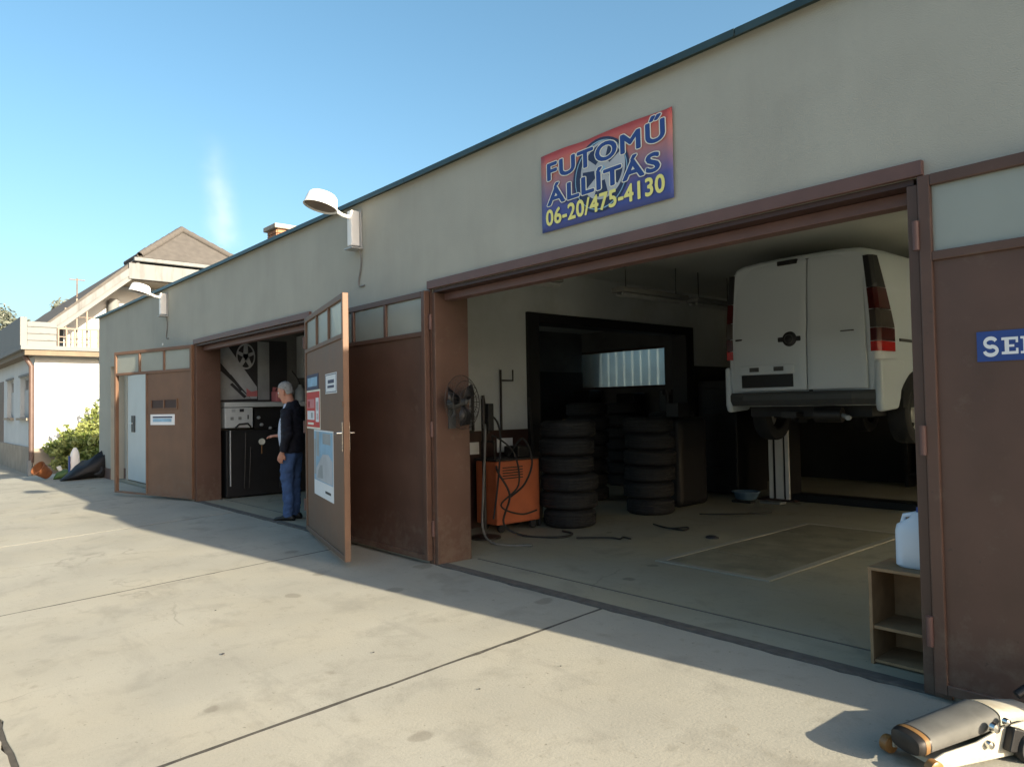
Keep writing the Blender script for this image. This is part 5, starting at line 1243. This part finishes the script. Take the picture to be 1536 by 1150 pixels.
# side: wheel arch and rear wheels with hub covers, door seam line
def wheel(x, y, s):
    wz = 1.265
    o = MB().lathe([(.17, -.085), (.19, -.10), (.26, -.10), (.295, -.085), (.305, -.06), (.305, .06), (.295, .085), (.26, .10), (.19, .10), (.17, .085), (.16, 0), (.17, -.085)], (x, y, wz), (1, 0, 0), 36).build('wheel', 'rubber', van)
    cvr = MB().lathe([(0, .055), (.045, .06), (.06, .045), (.13, .05), (.178, .075), (.19, .085), (.192, .07), (.15, .02), (0, .02)], (x, y, wz), (s, 0, 0), 36).build('rim', 'rim', o)
    m2 = MB()
    for q in range(7):
        a = q*2*math.pi/7; c_ = Vector((x + s*.064, y + .115*math.cos(a), wz + .115*math.sin(a)))
        m2.lathe([(0, .004), (.020, .002), (.024, -.01)], c_, (s, 0, 0), 10)
    m2.build('rim_hole', 'vanblack', o)
for yy in (VY+.88, VY+3.45):
    for s in (-1, 1):
        wheel(VX + s*.755, yy, s)
        a = MB(); disc_pts = []
        for i in range(15):
            t = math.pi*i/14; disc_pts.append((yy + .37*math.cos(t), 1.33 + .37*math.sin(t)))
        MB().prism(disc_pts, (VX + s*.60, 0, 0), (0,1,0), (0,0,1), (s*.252, 0, 0)).build('wheel_arch', 'vanblack', van)
MB().box(VX+.838, VX+.85, VY+.5, VY+2.8, 1.99, 2.02).build('side_moulding', 'vangrey', van, bevel=.004)
MB().box(VX-.85, VX-.838, VY+.5, VY+2.8, 1.99, 2.02).build('side_moulding', 'vangrey', van, bevel=.004)
ub = MB().box(VX-.66, VX+.66, VY+.25, VY+3.9, 1.25, 1.357).build('underbody', 'under', van)
MB().tube([(VX-.72, VY+.88, 1.265), (VX+.72, VY+.88, 1.265)], .045, 10).build('axle', 'under', van)
MB().tube([(VX+.15, VY+.12, 1.27), (VX+.42, VY+.13, 1.27)], .075, 14).build('silencer', 'oldsteel', van)
MB().tube([(VX+.40, VY+.13, 1.27), (VX+.50, VY+.10, 1.24), (VX+.52, VY+.02, 1.24)], .024, 10).build('exhaust_pipe', 'bracket', van)
MB().box(VX-.22, VX-.05, VY+.1, VY+.3, 1.24, 1.30).build('tow_eye', 'oldsteel', van)
MB().prism([(.0, 2.62), (.0, 2.2), (.5, 2.2), (.42, 2.62)], (VX+.836, VY+2.05, 0), (0,1,0), (0,0,1), (.008, 0, 0)).build('side_window', 'darkglass', van)
MB().prism([(.0, 2.62), (.0, 2.2), (.5, 2.2), (.42, 2.62)], (VX-.844, VY+2.05, 0), (0,1,0), (0,0,1), (.008, 0, 0)).build('side_window', 'darkglass', van)

lift = thing('car_lift', (-3.68, 5.9, 0), 'two-post car lift with white striped column holding the van', 'car lift')
for x_, s in ((-5.30, 1), (-1.95, -1)):
    cl_ = MB().box(x_-.16, x_+.16, 5.93, 6.25, 0, 3.0).build('column', 'machine', lift, bevel=.006)
    for dx in (-.145, -.045, .105):
        wv = .05 if dx != -.045 else .11
        MB().box(x_+dx-.005, x_+dx+wv, 5.905, 5.929, .02, 2.95).build('stripe', 'lampwhite', cl_)
    MB().box(x_-.28, x_+.28, 5.8, 6.4, 0, .02).build('base_plate', 'red' if s < 0 else 'dado', lift)
    MB().bar((x_+s*.17, 6.0, 1.19), (VX - s*.55, 4.55, 1.19), .10, .07).build('arm', 'machine', lift)
    MB().bar((x_+s*.17, 6.1, 1.19), (VX - s*.55, 7.0, 1.19), .10, .07).build('arm', 'machine', lift)
    for yy in (4.55, 7.0): MB().lathe([(0, 0), (.06, 0), (.06, .045), (0, .05)], (VX - s*.55, yy, 1.215), n=16).build('pad', 'rubber', lift)
MB().box(-5.13, -2.12, 5.95, 6.25, 0, .10).build('base_beam', 'machine', lift, bevel=.01)
bs_ = thing('basin', (-5.75, 6.0, 0), 'small blue basin on the floor left of the lift column', 'basin')
MB().lathe([(0, 0), (.14, 0), (.19, .10), (.20, .10), (.20, .115), (.18, .115), (.13, .012), (0, .012)], (-5.72, 5.72, .001), n=24).build('bowl', 'steelblue', bs_)
pj = thing('floor_mat', (-4.9, 5.35, 0), 'pale flat mat with parts before the lift column', 'mat')
MB().box(-5.35, -5.05, 5.45, 5.62, .0, .03).build('board', 'housegrey', pj, bevel=.006); MB().box(-5.7, -5.4, 5.3, 5.42, 0, .03).build('bar', 'oldsteel', pj, bevel=.006)
# dark shelving against the back wall behind the van
rk = thing('parts_rack', (-2.5, 8.9, 0), 'dark storage rack against the back wall behind the van', 'rack')
for z in (.2, .75): MB().box(-4.6, -.4, 8.6, 9.15, z, z+.04).build('shelf', 'oldsteel', rk)
for xx in (-4.6, -2.5, -.44): MB().box(xx, xx+.05, 8.6, 9.15, 0, .79).build('post', 'oldsteel', rk)
MB().box(-4.3, -3.2, 8.65, 9.1, .24, .68).build('crate', 'machine', rk, bevel=.01); MB().box(-2.3, -1.0, 8.65, 9.1, .24, .62).build('crate', 'machine', rk, bevel=.01)

# ================================================================== SHELF BOX AND CANISTER BY THE RIGHT JAMB
sb = thing('shelf_box', (-1.57, .32, 0), 'small open chipboard cupboard with two shelves inside the right jamb', 'cupboard')
x0_, x1_, y0_, y1_ = -1.70, -1.385, .21, .52
MB().box(x0_, x0_+.018, y0_, y1_, 0, .50).build('side_panel', 'wood', sb, bevel=.002); MB().box(x1_-.018, x1_, y0_, y1_, 0, .50).build('side_panel', 'wood', sb, bevel=.002)
MB().box(x0_, x1_, y0_-.004, y1_, .50, .518).build('top', 'wood', sb, bevel=.002)
MB().box(x0_+.018, x1_-.018, y0_+.008, y1_-.012, .19, .206).build('shelf', 'wood', sb); MB().box(x0_+.018, x1_-.018, y0_+.008, y1_-.012, .012, .026).build('shelf', 'wood', sb)
MB().box(x0_+.018, x1_-.018, y1_-.012, y1_-.004, .0, .50).build('back_panel', 'wood', sb)
cn = thing('canister', (-1.50, .36, .519), 'pale plastic canister on the chipboard cupboard', 'canister')
rings = []
for z, a, b2, ox in ((0, .085, .06, 0), (.012, .10, .07, 0), (.19, .10, .07, 0), (.225, .092, .064, 0), (.262, .050, .045, .02), (.285, .045, .035, .025), (.295, .03, .025, .025)):
    rr2 = []
    for k_ in range(24):
        t = 2*math.pi*k_/24; c_, s_ = math.cos(t), math.sin(t); pw = .6
        rr2.append((-1.50 + ox + a*math.copysign(abs(c_)**pw, c_), .36 + b2*math.copysign(abs(s_)**pw, s_), .52 + z))
    rings.append(rr2)
MB().loft(rings).build('container', 'canister', cn)
MB().tube([(-1.575, .36, .735), (-1.56, .36, .79), (-1.50, .36, .805), (-1.46, .36, .80)], .013, 8).build('handle', 'canister', cn)
MB().lathe([(0, 0), (.024, 0), (.024, .025), (0, .026)], (-1.475, .36, .815), n=16).build('cap', 'blue', cn)

# ================================================================== TROLLEY JACK (right foreground)
JA = Vector((.42, .9, 0)).normalized(); JR = Vector((JA.y, -JA.x, 0)); JB = Vector((-1.165, -.745, 0))
jk = thing('trolley_jack', (JB.x, JB.y, gz(-.745)), 'white and grey trolley jack lying in the sun at the right foreground', 'jack')
zj = gz(-.70) + .004
def J(u, v, z): p = JB + JA*u + JR*v; return (p.x, p.y, zj + z)
for v in (-.085, .105):
    pl = [(0.0, .030), (.0, .062), (.06, .082), (.22, .100), (.36, .140), (.48, .148), (.66, .130), (.66, .04), (.40, .025), (.05, .022)]
    MB().add([J(u, v, z) for u, z in pl] + [J(u, v+.012, z) for u, z in pl], [tuple(range(10))[::-1], tuple(range(10, 20))] + [(i, (i+1) % 10, (i+1) % 10+10, i+10) for i in range(10)]).build('side_frame', 'jackwhite', jk, bevel=.004)
MB().add([J(.02, -.083, .030), J(.60, -.083, .030), J(.60, .105, .030), J(.02, .105, .030), J(.02, -.083, .05), J(.60, -.083, .05), J(.60, .105, .05), J(.02, .105, .05)], [(0,3,2,1),(4,5,6,7),(0,1,5,4),(1,2,6,5),(2,3,7,6),(3,0,4,7)]).build('chassis', 'jackwhite', jk)
# grey lifting arm cover: half-barrel that rises towards the back, dark rounded end cap
def barrel(u0, u1, z0_, z1_, r0, r1, name, mt, n_=9, sect=1.0):
    rings = []
    for i in range(n_):
        t = i/(n_-1); u = u0 + (u1-u0)*t; z = z0_ + (z1_-z0_)*t; r = r0 + (r1-r0)*t
        rings.append([J(u, .010 + r*math.cos(2*math.pi*k_/24), z + r*.52*math.copysign(abs(math.sin(2*math.pi*k_/24))**.5, math.sin(2*math.pi*k_/24))) for k_ in range(24)])
    return MB().loft(rings).build(name, mt, jk, bevel=0)
barrel(.03, .36, .100, .150, .078, .085, 'arm_cover', 'jackgrey')
rings = []
for u, r in ((-.030, .004), (-.029, .044), (-.024, .070), (-.008, .078), (.030, .0785)):
    rings.append([J(u, .010 + r*math.cos(2*math.pi*k_/24), (.0955 + u*.15) + r*.52*math.copysign(abs(math.sin(2*math.pi*k_/24))**.5, math.sin(2*math.pi*k_/24))) for k_ in range(24)])
MB().loft(rings).build('end_cap', 'oldsteel', jk)
rings = [[J(u, .010 + r*math.cos(2*math.pi*k_/24), (.0955 + u*.15) + r*.53*math.copysign(abs(math.sin(2*math.pi*k_/24))**.5, math.sin(2*math.pi*k_/24))) for k_ in range(24)] for u, r in ((.002, .0795), (.012, .0805), (.022, .0795))]
MB().loft(rings, cap=False).build('end_ring', 'oldamber', jk)
barrel(.375, .58, .150, .135, .080, .066, 'rear_cover', 'jackwhite', 6)
# amber front roller, dark rear wheels, lever block
MB().lathe([(0, -.025), (.026, -.020), (.033, -.016), (.034, 0), (.033, .016), (.026, .020), (0, .020)], J(.0, .122, .036), JR, 24).build('roller', 'amber', jk)
MB().lathe([(0, -.025), (.026, -.020), (.033, -.016), (.034, 0), (.033, .016), (.026, .020), (0, .020)], J(.0, -.10, .036), JR, 24).build('roller', 'amber', jk)
for u, v, r in ((.44, .150, .062), (.44, -.12, .062), (.58, .15, .055)):
    wj = MB().lathe([(0, -.02), (r*.55, -.022), (r*.9, -.02), (r, 0), (r*.9, .02), (r*.55, .022), (0, .02)], J(u, v, r+.002), JR, 24).build('wheel', 'rubber', jk)
    MB().lathe([(0, .024), (r*.4, .024), (r*.45, .018)], J(u, v, r+.002), JR, 18).build('hub', 'amber', wj)
MB().add([J(u, v, z) for u, v, z in ((.34, .118, .06), (.40, .118, .05), (.43, .118, .13), (.37, .118, .15), (.34, .155, .06), (.40, .155, .05), (.43, .155, .13), (.37, .155, .15))], [(0,3,2,1),(4,5,6,7),(0,1,5,4),(1,2,6,5),(2,3,7,6),(3,0,4,7)]).build('lever_block', 'machine', jk, bevel=.006)
for u, z, r in ((.30, .15, .020), (.27, .09, .016), (.36, .165, .014)):
    MB().lathe([(0, 0), (r, 0), (r*.9, .02), (0, .024)], J(u, .117, z), JR, 14).build('bolt', 'chrome', jk)
MB().tube([J(.56, .01, .20), J(.72, .05, .30), J(.86, .10, .40)], .018, 10).build('handle_socket', 'machine', jk)

# small litter on the concrete
for i, (x_, y_, s_) in enumerate(((-4.6, -2.2, .010), (-5.6, -1.9, .006), (-3.9, -1.55, .007), (-2.9, -.95, .005), (-3.0, -1.45, .006))):
    o = MB().lathe([(0, 0), (s_, .002), (s_*.9, s_*.7), (0, s_*.8)], (0, 0, 0), (0, 0, 1), 7).build('pebble', 'pdark'); o.location = (x_, y_, gz(y_) + .004)
    tag(o, ('dark leaf-sized crumb', 'tiny dark pebble', 'dark pebble', 'smallest dark pebble', 'small dark pebble')[i] + (' on the sunlit slab left of the long joint', ' on the slab towards the left house', ' beside the long slab joint', ' near the shade line', ' right of the long slab joint')[i], 'pebble', 'litter on the concrete')
